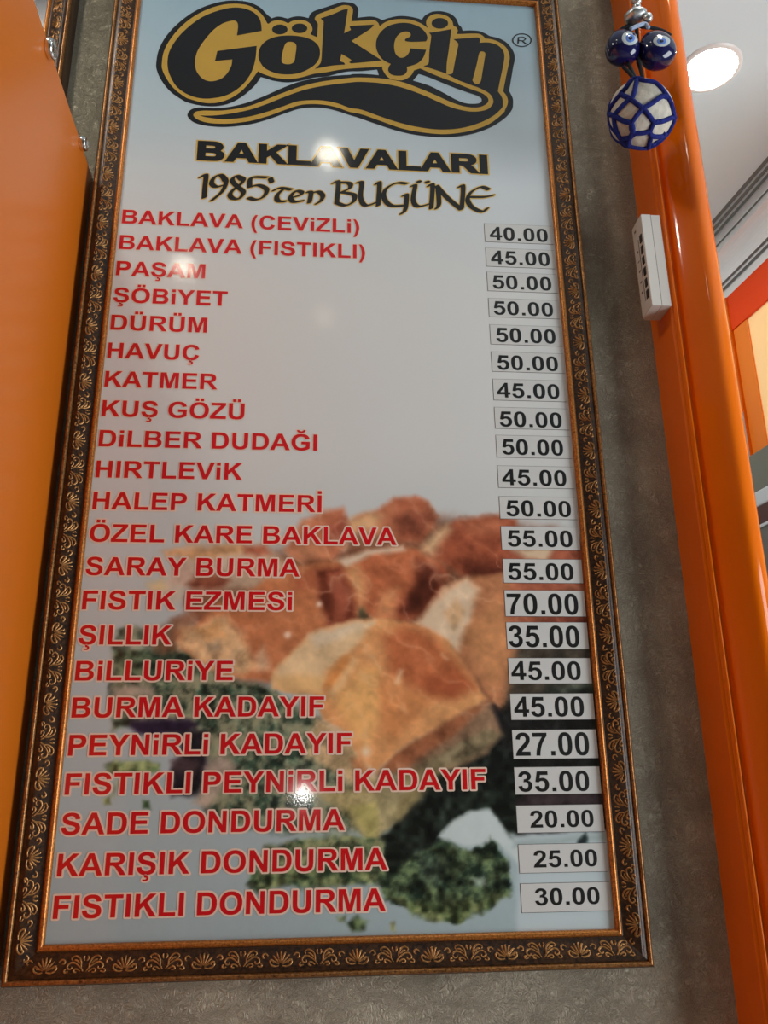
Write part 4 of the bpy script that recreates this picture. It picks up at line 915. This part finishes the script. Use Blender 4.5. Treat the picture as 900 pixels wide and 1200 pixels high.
# --- logo, traced
def C_(o, s_, *pts): return [(o[0] + p[0] / s_, o[1] + p[1] / s_) + tuple(p[2:]) for p in pts]
def A(*p): return C_((180, 0), 6.4286, *p)
def B(*p): return C_((295, 0), 7.5, *p)
def Cc(*p): return C_((390, 0), 6.923, *p)
def D(*p): return C_((490, 0), 6.4286, *p)
def E(*p): return C_((210, 70), 4.5, *p)
def Fc(*p): return C_((400, 70), 4.2857, *p)
outer = (A((20, 480), (35, 390), (80, 295), (160, 200), (270, 110), (390, 48), (520, 12), (620, 5), (720, 18), (800, 55), (850, 105)) +
    B((175, 162, 1), (220, 148), (260, 150), (315, 165, 1), (370, 148), (430, 145), (500, 160, 1), (515, 125), (550, 98), (640, 68), (740, 35), (800, 18), (860, 25)) +
    Cc((120, 18), (170, 30), (202, 62), (208, 95), (200, 145, 1), (300, 135), (360, 145), (400, 165, 1), (460, 145), (540, 130), (620, 135), (690, 150), (722, 162, 1), (750, 125), (800, 98)) +
    D((110, 88), (170, 85), (240, 103), (285, 140), (305, 185), (325, 205), (335, 232, 1), (400, 230), (460, 235), (510, 255), (540, 272), (610, 290), (670, 325), (715, 385), (728, 440), (715, 510), (700, 600), (685, 685, 1), (712, 740)) +
    Fc((862, 225), (855, 255), (820, 295), (750, 340), (650, 375), (530, 390), (400, 382), (290, 360), (180, 325), (80, 290)) +
    E((900, 293), (830, 270), (760, 255), (690, 253), (630, 260), (560, 283), (470, 315), (370, 342), (250, 355), (150, 350), (80, 332), (48, 305), (45, 285), (65, 262), (110, 252), (180, 256), (260, 250), (350, 229), (440, 196), (530, 156), (620, 121), (720, 98), (820, 85), (900, 80)) +
    Fc((60, 72), (120, 72), (188, 78, 1), (180, 50, 1), (100, 58)) +
    E((900, 62), (850, 70), (780, 88), (710, 95), (640, 112), (570, 120), (500, 112), (460, 100), (430, 92, 1), (400, 135), (345, 185), (280, 225), (210, 244), (130, 244), (50, 228)) +
    A((210, 750), (120, 685), (55, 600), (25, 530)))
sky = Fc((388, 72, 1), (360, 105, 1), (440, 130), (510, 165), (570, 198), (620, 218), (670, 222), (700, 215), (703, 195), (680, 180), (620, 160), (560, 138), (480, 105), (430, 85))
gold = (A((63, 480), (75, 400), (115, 315), (190, 220), (290, 135), (400, 75), (520, 38), (620, 30), (710, 42), (780, 78), (830, 130)) +
    B((135, 205), (148, 212, 1), (180, 190), (230, 180), (280, 190), (320, 208, 1), (360, 185), (420, 177), (480, 188), (520, 220), (533, 262), (515, 303, 1), (575, 330, 1), (580, 250), (580, 208), (556, 175), (560, 150), (590, 125), (700, 85), (800, 48), (850, 50)) +
    Cc((120, 42), (158, 65), (163, 100), (150, 175, 1), (250, 170), (330, 165), (365, 185), (380, 215, 1), (430, 180), (500, 160), (560, 157), (630, 162), (700, 185), (750, 215), (775, 235, 1)) +
    D((60, 180), (70, 140), (110, 112), (160, 108), (220, 125), (255, 160), (267, 198), (285, 205), (298, 230), (292, 258, 1), (330, 258), (400, 255), (460, 258), (490, 275), (505, 292, 1), (560, 300), (620, 325), (665, 365), (688, 420), (685, 470), (665, 560), (640, 690, 1), (668, 730), (675, 780), (650, 840)) +
    Fc((835, 245), (790, 290), (730, 330), (640, 360), (520, 375), (400, 365), (300, 345), (200, 310), (100, 275)) +
    E((900, 277), (830, 252), (760, 238), (690, 235), (630, 242), (560, 265), (470, 298), (370, 325), (260, 338), (160, 335), (100, 318), (75, 295), (88, 276), (130, 270), (220, 270), (300, 260), (370, 245), (450, 215), (550, 175), (650, 140), (760, 115), (900, 97)) +
    Fc((100, 90), (200, 95), (300, 112), (400, 148), (480, 182), (560, 218), (630, 238), (690, 240), (730, 222), (738, 200), (720, 178), (690, 163), (640, 145), (560, 112), (500, 90), (440, 65), (395, 45, 1), (365, 55, 1), (350, 80), (320, 100), (290, 105), (250, 98), (225, 80), (207, 50), (205, 36, 1), (100, 42)) +
    E((900, 48), (840, 55), (760, 70), (712, 75), (640, 95), (570, 103), (500, 95), (440, 75), (415, 62, 1), (380, 110), (330, 165), (270, 205), (200, 228), (130, 228), (60, 210)) +
    A((240, 735), (150, 665), (90, 580), (65, 520)))
lg = [
 A((815, 235, 1), (808, 170), (785, 125), (735, 85), (660, 62), (580, 62), (480, 85), (370, 130), (270, 200), (180, 290), (120, 390), (105, 480), (120, 560), (170, 650), (250, 710), (350, 742), (450, 742), (560, 715), (660, 650), (730, 560), (765, 460), (777, 348, 1), (480, 387, 1), (463, 462, 1), (593, 450, 1), (585, 500), (550, 560), (500, 600), (430, 615), (370, 595), (325, 540), (312, 470), (330, 390), (380, 310), (450, 230), (520, 180), (590, 158), (625, 165), (637, 200), (628, 270, 1)),
 B((605, 165, 1), (720, 125), (800, 90), (845, 84, 1)) + Cc((92, 272, 1), (148, 245, 1), (135, 220, 1), (150, 212, 1), (250, 207), (335, 203, 1), (300, 240), (150, 335, 1), (300, 430), (398, 493, 1), (250, 508), (150, 517, 1), (133, 508), (150, 490), (70, 440, 1), (58, 500, 1), (92, 512), (98, 527, 1)) + B((700, 580), (555, 608, 1), (600, 565), (613, 520), (620, 400), (632, 195), (622, 182)),
 Cc((755, 338, 1), (768, 310), (750, 265), (700, 220), (620, 192), (540, 190), (460, 210), (400, 250), (360, 310), (350, 380), (370, 440), (410, 490), (470, 522, 1), (455, 545), (450, 578), (475, 607), (525, 617), (575, 610), (602, 580), (600, 545, 1), (680, 520), (730, 475), (757, 408, 1), (630, 395, 1), (615, 435), (585, 465), (545, 470), (510, 440), (497, 380), (510, 315), (550, 270), (600, 258), (630, 275), (625, 300), (588, 320), (590, 335), (640, 342)),
 D((80, 250, 1), (160, 238), (250, 222, 1), (245, 260), (230, 380), (215, 480), (213, 558, 1), (150, 535), (40, 500, 1), (70, 490), (80, 470), (85, 380), (98, 275)),
 D((265, 297, 1), (370, 290), (450, 285), (465, 300), (462, 325, 1), (520, 322), (580, 335), (625, 365), (648, 410), (645, 470), (620, 590), (600, 690, 1), (632, 740), (637, 790)) +
   Fc((805, 245), (760, 285), (690, 320), (600, 345), (500, 352), (400, 342), (300, 320), (200, 288), (100, 252)) +
   E((900, 255), (830, 230), (760, 217), (690, 215), (620, 222), (540, 250), (450, 280), (350, 305), (240, 315), (160, 308), (108, 296, 1), (180, 296), (270, 286), (370, 266), (460, 236), (560, 196), (660, 161), (770, 138), (900, 122)) +
   Fc((100, 113), (200, 120), (300, 140), (400, 175), (480, 210), (550, 240), (620, 258), (680, 262), (735, 250), (762, 220), (758, 190), (735, 165), (690, 142), (656, 130, 1)) +
   D((408, 645, 1), (300, 605), (222, 563, 1), (250, 560), (262, 545), (280, 450), (298, 365), (300, 328)),
]
def ell(fn, cx, cy, rx, ry): return fn(*[(cx + rx * math.cos(k * math.pi / 8), cy + ry * math.sin(k * math.pi / 8)) for k in range(16)])
lg_o = B((60, 490), (75, 420), (130, 360), (220, 325), (330, 315), (440, 325), (530, 355), (585, 405), (600, 460), (590, 520), (550, 575), (480, 620), (400, 648), (310, 657), (210, 645), (120, 605), (75, 550))
hole_o = B((290, 400), (310, 375), (345, 370), (380, 382), (393, 412), (385, 480), (375, 540), (350, 562), (310, 568), (270, 555), (262, 520), (272, 460))
hole_n = D((460, 402), (480, 390), (505, 403), (500, 450), (485, 540), (470, 618), (440, 637), (410, 612), (415, 585), (440, 490))
V, F = trace_vf([outer, sky], -0.0003)
logo = mesh('logo', V, F, M['black'], board); logo['label'] = 'gold and black flowing script logo with a swoosh'
V, F = trace_vf([gold], -0.0005); mesh('logo_gold', V, F, M['gold'], logo)['label'] = 'mustard middle layer of the logo'
V, F = join_vf([trace_vf([c], -0.0007) for c in lg[:4]] + [trace_vf([lg[4], hole_n], -0.0007), trace_vf([lg_o, hole_o], -0.0007)] +
               [trace_vf([ell(B, 247, 262, 68, 43)], -0.0007), trace_vf([ell(B, 420, 252, 68, 42)], -0.0007), trace_vf([ell(D, 163, 178, 62, 40)], -0.0007)])
mesh('logo_letters', V, F, M['black'], logo)['label'] = 'black letters of the logo'
# registered mark
def ring_px(cx, cy, rx, ry, wd):
    V = []; F = []
    for k in range(40):
        a = 2 * math.pi * k / 40
        for q in (1, 1 - wd):
            p = bd(*D((cx + rx * q * math.cos(a), cy + ry * q * math.sin(a)))[0]); V.append((p[0], -0.0005, p[1]))
    for k in range(40): F.append((2 * k, 2 * k + 1, (2 * k + 3) % 80, (2 * k + 2) % 80))
    return V, F
q0 = bd(*D((748, 330))[0]); q1 = bd(*D((818, 335))[0]); q2 = bd(*D((755, 275))[0])
# thin R from strokes
rsx = lambda p: D(*p)
Rst = [rsx([(752, 328), (756, 282)]), rsx([(756, 282), (790, 281), (808, 294), (790, 308), (754, 306)]), rsx([(782, 308), (812, 332)])]
V, F = join_vf([ring_px(781, 304, 74, 51, 0.13), nib_vf(Rst, 0.0010, 20, -0.0005, 0.0003)])
mesh('registered_mark', V, F, M['brown_black'], board)['label'] = 'small circled R beside the logo'

# ------------------------------------------------------------------ price slips
PR = ['40.00', '45.00', '50.00', '50.00', '50.00', '50.00', '45.00', '50.00', '50.00', '45.00', '50.00', '55.00', '55.00', '70.00', '35.00', '45.00', '45.00', '27.00', '35.00', '20.00', '25.00', '30.00']
ZT = [(1.4956, 1.4457), (1.4291, 1.3797), (1.3643, 1.3149), (1.2956, 1.2479), (1.2277, 1.1787), (1.1598, 1.1113), (1.0928, 1.0423), (1.0253, .9755), (.9597, .9091), (.8897, .8409), (.8212, .7724), (.7560, .7058), (.6863, .6365), (.6212, .5682), (.5562, .5026), (.4852, .4356), (.4164, .3670), (.3482, .2950), (.2800, .2311), (.2118, .1640), (.1443, .0955), (.0780, .0301)]
DG = [(.8440, .9817, 1.4512, .0360), (.8433, .9819, 1.3859, .0364), (.8438, .9806, 1.3209, .0356), (.8426, .9795, 1.2535, .0352), (.8447, .9801, 1.1844, .0362), (.8435, .9803, 1.1158, .0361), (.8396, .9782, 1.0486, .0353), (.8414, .9781, .9798, .0361), (.8431, .9761, .9151, .0360), (.8395, .9776, .8460, .0358), (.8443, .9818, .7778, .0352), (.8435, .9797, .7126, .0353), (.8403, .9759, .6425, .0356), (.8342, .9802, .5720, .0426), (.8338, .9769, .5068, .0429), (.8351, .9739, .4425, .0364), (.8365, .9743, .3729, .0376), (.8348, .9782, .3006, .0426), (.8360, .9724, .2361, .0366), (.8541, .9749, .1727, .0297), (.8559, .9755, .1046, .0289), (.8544, .9741, .0414, .0282)]
for i, (pr_, (zt, zb), (xa, xb, zd, cap)) in enumerate(zip(PR, ZT, DG)):
    xl = (0.8325 - 0.0036 * i / 21) * S
    ln = LINES[i].replace('i', 'İ')
    t = empty('price_slip', (xl, 0, ZB + zb * S), f'white paper price slip reading {pr_}, level with the {ln} line', 'price tag', 'price slips down the right of the menu board')
    w = 0.9945 * S - xl; h = (zt - zb) * S
    tilt = [0, .004, -.003, .002, -.002, .003, 0, -.003, .004, .002, -.002, .003, 0, .002, -.004, .001, -.002, .003, .001, .004, .006, .005][i]
    bm = bmesh.new(); box_bm(bm, (0.0002, -0.00055, 0.0002), (w, -0.0002, h - 0.0002))
    bm_obj('slip_paper', bm, M['paper'], t)
    bm = bmesh.new(); box_bm(bm, (-0.0003, -0.00025, -0.0003), (w, -0.00005, h + 0.0003))
    bm_obj('slip_edge', bm, M['edge'], t)['label'] = 'thin grey cut edge of the slip'
    V, F = text_vf(pr_, xa * S - xl, xb * S - xl, (zd - zb) * S, cap * S, 0, -0.00065, tilt * 0.3)
    mesh('price_digits', V, F, M['digits'], t)['label'] = 'bold black figures ' + pr_

# ------------------------------------------------------------------ second framed picture, above the orange panel
XR2 = -0.0955 - 0.0
pf = empty('picture_frame', (XR2 - 0.0372 - 0.42, 0, 2.44), 'carved dark-gilt picture frame partly hidden by the orange panel at upper left', 'picture frame')
rail((0, 0), (1, 0), (0, -1), 0.42, pf); rail((0, 0.42), (1, 0), (0, 1), 0.42, pf); rail((0, 0), (0, 1), (-1, 0), 0.42, pf); rail((0.42, 0), (0, 1), (1, 0), 0.42, pf)
M['navy'] = mat('dark_blue_print', lin((34, 40, 62)), 0.25, var=0.3, vscale=12)
box('picture_print', (-0.003, 0.0, -0.003), (0.423, 0.002, 0.423), M['navy'], pf)
box('backing_board', (-0.02, 0.0025, -0.02), (0.44, YW - 0.0005, 0.44), M['frame_dark'], pf)

# ------------------------------------------------------------------ orange panel with bolts
XP = -0.047
ZT0, ZT1 = 2.350, 2.3685
pn = empty('orange_panel', (XP - 0.009, -0.35, 0.0), 'tall matt orange panel standing square to the wall at the left of the menu board', 'panel')
bm = bmesh.new(); box_bm(bm, (-0.009, -0.20, 0.0), (0.009, 0.3675, ZT0), 0.0012)
for v in bm.verts:
    if v.co.z > 1: v.co.z += (ZT1 - ZT0) * (0.3675 - v.co.y) / 0.25 * 0.9
bm_obj('panel_board', bm, M['orange_panel'], pn)
for k, (px, py) in enumerate([(55.5, 57), (94, 168)]):
    P = on(px, py, 0, XP)
    prof = [(0.0110, 0.0), (0.0118, 0.001), (0.0118, 0.0065), (0.0106, 0.0082), (0.0074, 0.0090), (0.0068, 0.0082), (0.0, 0.0080)]
    if k: prof = [(r * 0.82, h) for r, h in prof]
    V, F = lathe_vf(prof, (P[0] - pn.location.x, P[1] - pn.location.y, P[2] - pn.location.z), 'x', 28)
    mesh('bolt_cap', V, F, M['chrome'], pn, True)['label'] = 'round chrome bolt cap'

# ------------------------------------------------------------------ control unit on the column
bx0, bx1, by0, by1, bz0, bz1 = 0.7056, 0.7321, -0.0487, -0.0112, 2.1347, 2.2763
cu = empty('control_unit', (bx1, (by0 + by1) / 2, bz0), 'white plastic control unit with six dark buttons fixed to the orange column', 'control unit')
L0 = np.array(cu.location)
def lb(name, lo, hi, m, bevel=0.0, parent=cu): return box(name, np.array(lo) - L0, np.array(hi) - L0, m, parent, bevel)
sx_ = bx0 + (bx1 - bx0) * 0.50
# front shell: bows out towards the wall side
bm = bmesh.new()
sec = [(sx_, by0), (bx0 + 0.0006, by0 + 0.0), (bx0, by0 + 0.0006), (bx0 - 0.0004, by0 + 0.016), (bx0 + 0.0004, by1 - 0.004), (bx0 + 0.004, by1), (sx_, by1)]
n_ = len(sec)
rows = []
for z in (bz0, bz0 + 0.0008, bz1 - 0.0008, bz1):
    k = 0.0006 if z in (bz0, bz1) else 0
    rows.append([bm.verts.new((x + (k if x < sx_ else 0) - L0[0], y - L0[1], z - L0[2])) for x, y in sec])
for a, b in zip(rows, rows[1:]):
    for k in range(n_): bm.faces.new((a[k], a[(k + 1) % n_], b[(k + 1) % n_], b[k]))
bm.faces.new(rows[0][::-1]); bm.faces.new(rows[-1])
bm_obj('front_shell', bm, M['plastic'], cu)
lb('rear_shell', (sx_ + 0.0006, by0 + 0.0002, bz0 + 0.0002), (bx1, by1, bz1 - 0.0002), M['plastic'], 0.0006)
lb('seam', (sx_ - 0.0002, by0 + 0.0006, bz0 + 0.0006), (sx_ + 0.0008, by1 - 0.0006, bz1 - 0.0006), M['button'])
for k in range(6):
    zc = bz1 - 0.0335 - k * 0.0172
    lb('button', (bx0 - 0.0012, by0 + 0.0045, zc - 0.0060), (bx0 + 0.002, by0 + 0.0115, zc + 0.0060), M['button'], 0.0008)
lb('printed_marks', (bx0 - 0.0008, by0 + 0.0155, bz0 + 0.016), (bx0 + 0.0018, by0 + 0.0168, bz1 - 0.030), M['mark'])
for z_, h_ in ((bz1 - 0.012, 0.003), (bz1 - 0.045, 0.002), (bz1 - 0.060, 0.0012), (bz1 - 0.075, 0.002), (bz1 - 0.092, 0.002), (bz1 - 0.108, 0.003)):
    lb('printed_marks', (bx0 - 0.0006, by0 + 0.0205, z_ - h_ / 2), (bx0 + 0.0025, by0 + 0.0255, z_ + h_ / 2), M['mark'])

# ------------------------------------------------------------------ evil-eye ornament
YN = -0.112
def nz(px, py, dy=0.0): return on(px, py, 1, YN + dy)
orn = empty('hanging_ornament', tuple(nz(750, 130)), 'hanging charm of two cobalt evil-eye beads above a white pebble netted in blue yarn', 'ornament')
O0 = np.array(orn.location)
def rel(P): return np.array(P) - O0
# pebble
pc_ = nz(750.5, 133); pe = nz(789, 133); R_ = (pe[0] - pc_[0]) * 0.97
def pebble_r(d):
    return R_ * (1 + 0.05 * math.sin(3 * d[0] + 1.2) * d[2] + 0.05 * d[0] * d[1] - 0.05 * d[2] ** 3 + 0.03 * math.sin(5 * d[2] + 2 * d[0]))
bm = bmesh.new(); bmesh.ops.create_icosphere(bm, subdivisions=5, radius=1)
for v in bm.verts:
    d = np.array(v.co); v.co = Vector(rel(pc_) + d * pebble_r(d) * np.array([0.97, 0.9, 0.98]))
bm_obj('pebble', bm, M['stone'], orn, True)
# yarn net: traced junctions projected onto the pebble towards the viewer
n3_ = lambda p: c2((690, 80), 7.5, p)
NET = [[(385, 100), (440, 95), (480, 110), (580, 125), (655, 185), (715, 270), (740, 350), (745, 440), (725, 560), (690, 610), (600, 650), (530, 690), (440, 690), (350, 665), (290, 610)],
       [(430, 110), (395, 230), (370, 255)], [(385, 110), (330, 175), (290, 215), (330, 240), (370, 255)], [(370, 255), (480, 340)], [(480, 340), (560, 290), (650, 230), (690, 240)],
       [(370, 255), (300, 330), (235, 410)], [(175, 405), (235, 410)], [(290, 215), (235, 280), (190, 350), (175, 405)], [(235, 410), (320, 450), (385, 465)], [(385, 465), (430, 400), (480, 340)], [(480, 340), (530, 400), (575, 465)], [(575, 465), (660, 455), (740, 425)],
       [(385, 465), (385, 520), (410, 555)], [(410, 555), (480, 552), (535, 540)], [(535, 540), (575, 465)], [(535, 540), (550, 580), (620, 590), (720, 575)], [(550, 580), (530, 640), (520, 690)],
       [(410, 555), (365, 600), (350, 665)], [(410, 555), (360, 590), (300, 600)], [(235, 410), (250, 500), (275, 570), (300, 610)], [(300, 610), (350, 665)], [(385, 465), (395, 530), (370, 590)], [(650, 570), (690, 610)]]
parts = []
def onto(px, py):
    d = ray(px, py); d = d / np.linalg.norm(d); oc = CAM - pc_; b = oc @ d; cc = oc @ oc - (R_ * 0.97) ** 2; disc = b * b - cc
    if disc < 0:
        P = CAM - b * d; q = (P - pc_); q = pc_ + q / np.linalg.norm(q) * R_ * 0.99; return q
    P = CAM + (-b - math.sqrt(disc)) * d
    q = (P - pc_) / np.linalg.norm(P - pc_)
    return pc_ + q * pebble_r(q) * np.array([0.97, 0.9, 0.98]) 
for st in NET:
    q = cr_open([p for p in n3_(st)], 5)
    path = []
    for px, py in q:
        P = onto(px, py); path.append(rel(P + (P - pc_) * 0.015))
    parts.append(tube_vf(path, 0.0033, 8))
# net strands over the far side
rr = random.Random(4)
for k in range(7):
    a0 = math.pi * (0.05 + 0.9 * k / 6)
    path = []
    for j in range(13):
        th = math.pi * (0.12 + 0.76 * j / 12)
        d = np.array([math.cos(a0) * math.sin(th), abs(math.sin(a0)) * math.sin(th) , math.cos(th)])
        d[1] = max(d[1], 0.12); d /= np.linalg.norm(d)
        path.append(rel(pc_ + d * pebble_r(d) * np.array([0.97, 0.9, 0.98]) * 1.01))
    parts.append(tube_vf(path, 0.0022, 6))
V, F = join_vf(parts); mesh('yarn_net', V, F, M['yarn'], orn, True)
# cords between
parts = []
for st in ([(736, 74), (740, 82), (744, 92), (741, 96)], [(748, 72), (751, 82), (753, 91)], [(730, 78), (738, 86), (743, 93)], [(745, 0), (745, 12), (746, 30), (747, 60), (748, 74)], [(747, 30), (738, 30), (729, 34), (722, 40)], [(750, 31), (766, 33), (778, 37), (786, 42)], [(745, 31), (738, 34), (732, 38)]):
    parts.append(tube_vf([rel(nz(px, py, 0.004)) for px, py in cr_open(st, 4)], 0.0027, 8))
top = nz(745, 0, 0.004); 
parts.append(tube_vf([rel(top), rel(top + np.array([0, 0.01, 0.12])), rel(np.array([top[0], top[1], 2.965]))], 0.0018, 6))
V, F = join_vf(parts); mesh('cord', V, F, M['cord'], orn, True)
hk = np.array([top[0], top[1], 3.0])
V, F = join_vf([tube_vf([rel(hk), rel(hk - np.array([0, 0, 0.018])), rel(hk + np.array([0.006, 0, -0.026])), rel(hk + np.array([0.004, 0, -0.035])), rel(hk + np.array([-0.003, 0, -0.036]))], 0.0012, 6)])
mesh('ceiling_hook', V, F, M['chrome'], orn, True)
def bead(px, py, wpx, hpx, tilt, eye, dy):
    c = nz(px, py, dy); rx = abs(nz(px + wpx / 2, py, dy)[0] - c[0]); rz = rx * hpx / wpx * 0.98
    bm = bmesh.new(); bmesh.ops.create_uvsphere(bm, u_segments=36, v_segments=24, radius=1)
    t = math.radians(tilt)
    for v in bm.verts:
        d = np.array(v.co)
        d = np.sign(d) * np.abs(d) ** 0.86                              # squarish glass drop
        k = 1 - 0.20 * max(d[2], 0) + 0.05 * max(-d[2], 0)
        p = np.array([d[0] * rx * k, d[1] * rx * 0.85 * k, d[2] * rz])
        p = np.array([p[0] * math.cos(t) - p[2] * math.sin(t), p[1], p[0] * math.sin(t) + p[2] * math.cos(t)])
        v.co = Vector(rel(c) + p)
    b = bm_obj('evil_eye_bead', bm, M['cobalt'], orn, True)
    b['label'] = 'cobalt glass bead with an eye, ' + ('left' if px < 750 else 'right') + ' of the pair'
    # eye discs: pushed onto the bead along the view ray
    from mathutils.bvhtree import BVHTree
    tree = BVHTree.FromPolygons([Vector(v.co) for v in b.data.vertices], [tuple(p.vertices) for p in b.data.polygons])
    for nm, m, sc, lift in (('eye_white', 'eye_white', 1.0, 0.0004), ('eye_iris', 'eye_blue', 0.60, 0.0008), ('eye_pupil', 'eye_dark', 0.27, 0.0012)):
        V = []; F = []
        ex, ey, erx, ery, oxx, oyy = eye
        rings = [0.0, 0.5, 0.85, 1.0]; n = 28
        for r in rings:
            for k in range(n):
                a = 2 * math.pi * k / n
                px_, py_ = ex + oxx * (1 - sc) + erx * sc * r * math.cos(a), ey + oyy * (1 - sc) + ery * sc * r * math.sin(a)
                d = ray(px_, py_); d = d / np.linalg.norm(d)
                hit, nn, _, _ = tree.ray_cast(Vector(rel(CAM)), Vector(d))
                if hit is None: hit = Vector(rel(c)); nn = Vector((0, -1, 0))
                L = lift * (1.0 if r < 1 else 0.0)
                V.append(np.array(hit) + np.array(nn) * L)
        for i in range(len(rings) - 1):
            for k in range(n): F.append((i * n + k, i * n + (k + 1) % n, (i + 1) * n + (k + 1) % n, (i + 1) * n + k))
        mesh(nm, V, F, M[m], b, True)
bead(729.5, 55.5, 38, 43, -6, (738.3, 44.5, 9.6, 8.6, 0.5, 1), 0.004)
bead(769, 58.5, 40, 46, 14, (775.4, 48, 10, 6.6, -0.5, 1), 0.0)
# silver fittings
def blob(px, py, wpx, hpx, dy, tilt=0):
    c = nz(px, py, dy); rx = abs(nz(px + wpx / 2, py, dy)[0] - c[0]); rz = rx * hpx / wpx
    bm = bmesh.new(); bmesh.ops.create_uvsphere(bm, u_segments=20, v_segments=14, radius=1)
    for v in bm.verts:
        d = v.co; a = math.atan2(d.y, d.x)
        k = 1 + 0.05 * math.cos(6 * a)
        v.co = Vector(rel(c) + np.array([d.x * rx * k, d.y * rx * k, d.z * rz]))
    bm_obj('silver_bead', bm, M['silver'], orn, True)
blob(746.5, 8, 9, 9, 0); blob(747, 2, 9, 7, 0); blob(745, 20, 25, 15, -0.004); blob(759, 21, 11, 12, -0.012); blob(753, 15, 10, 9, -0.01); blob(743, 0, 7, 10, 0.004)
parts = [tube_vf([rel(nz(px, py, -0.014)) for px, py in cr_open([(739, 34), (748, 30), (756, 28), (760, 33)], 5)], [0.0028] * 16, 8)]
V, F = join_vf(parts); mesh('ribbon_knot', V, F, M['ribbon'], orn, True)

# ------------------------------------------------------------------ ceiling downlights
def downlight(x, y, r, m, label):
    o = empty('ceiling_downlight', (x, y, 3.0), label, 'ceiling light', 'recessed ceiling downlights')
    V, F = lathe_vf([(r * 1.0, -0.0006), (r * 1.02, -0.004), (r * 1.10, -0.0055), (r * 1.20, -0.003), (r * 1.24, -0.0002)], (0, 0, 0), 'z', 40)
    F = F[:-2]
    mesh('trim_ring', V, F, M['trim_white'], o, True)
    V, F = lathe_vf([(0.0, -0.0012), (r * 0.5, -0.0014), (r * 1.005, -0.0010)], (0, 0, 0), 'z', 40)
    mesh('lamp_diffuser', V, F[:-1] if False else F, m, o, True)
    return o
downlight(1.1045, 0.3796, 0.0535, M['lamp_side'], 'bright recessed ceiling downlight beyond the orange column')
downlight(0.92, 1.0, 0.06, M['lamp_side'], 'unseen ceiling downlight deeper in the next room, added to light the side wall')  # extra lamp out of view, added to lift the side wall beyond the column
downlight(0.289, -0.694, 0.030, M['lamp_on'], 'recessed ceiling downlight nearest the menu board, behind the viewer')
downlight(-0.130, -1.190, 0.030, M['lamp_on'], 'recessed ceiling downlight behind the viewer on the left')
downlight(0.289, -1.440, 0.026, M['lamp_dim'], 'dim recessed ceiling downlight furthest behind the viewer')

downlight(0.86, -0.36, 0.05, M['lamp_right'], 'recessed ceiling downlight in front of the orange column')
downlight(-0.29, -0.50, 0.06, M['lamp_left_fill'], 'unseen ceiling downlight added at the left to brighten the wall above the orange panel')  # added fill lamp, lifts the dark wall left of the frame

# ------------------------------------------------------------------ cabinet beyond the column
cb = empty('display_cabinet', tuple(sw(0.0, 0.06, 0.0)), 'grey-topped display cabinet with a dark brown rail beyond the orange column', 'cabinet')
CB0 = np.array(cb.location)
def cbox(name, t0, t1, o0, o1, z0, z1, m, bevel=0.0):
    o = sw_box(name, t0, t1, o0, o1, z0, z1, m, None, bevel); o.data.transform(Matrix.Translation(Vector(-CB0))); o.parent = cb; return o
M['cab_glass'] = mat('smoked_door_panel', lin((120, 116, 108)), 0.15, var=0.1, vscale=8)
cbox('header_panel', -0.40, 0.35, 0.088, 0.0975, 2.2547, 2.356, M['grey_metal'], 0.001)
cbox('light_tube', -0.40, 0.35, 0.086, 0.0975, 2.214, 2.2540, M['white_gloss'], 0.004)
cbox('door_rail', -0.40, 0.35, 0.088, 0.0975, 2.166, 2.2135, M['brown'], 0.001)
cbox('door_seal', -0.40, 0.35, 0.087, 0.0975, 2.158, 2.1655, M['white_gloss'], 0.0005)
cbox('door_panel', -0.40, 0.35, 0.090, 0.0975, 0.08, 2.1575, M['cab_glass'], 0.001)
cbox('base', -0.40, 0.35, 0.088, 0.0975, 0.0, 0.0795, M['brown'], 0.001)
wb = sw_box('white_strip', 0.1262, 0.19, 0.0885, 0.0935, 2.3565, 2.489, M['white_gloss'], None, 0.001)  # thin white strip between the column edge and the post
tag(wb, 'narrow white strip on the grey cabinet top beside the orange post', 'board')
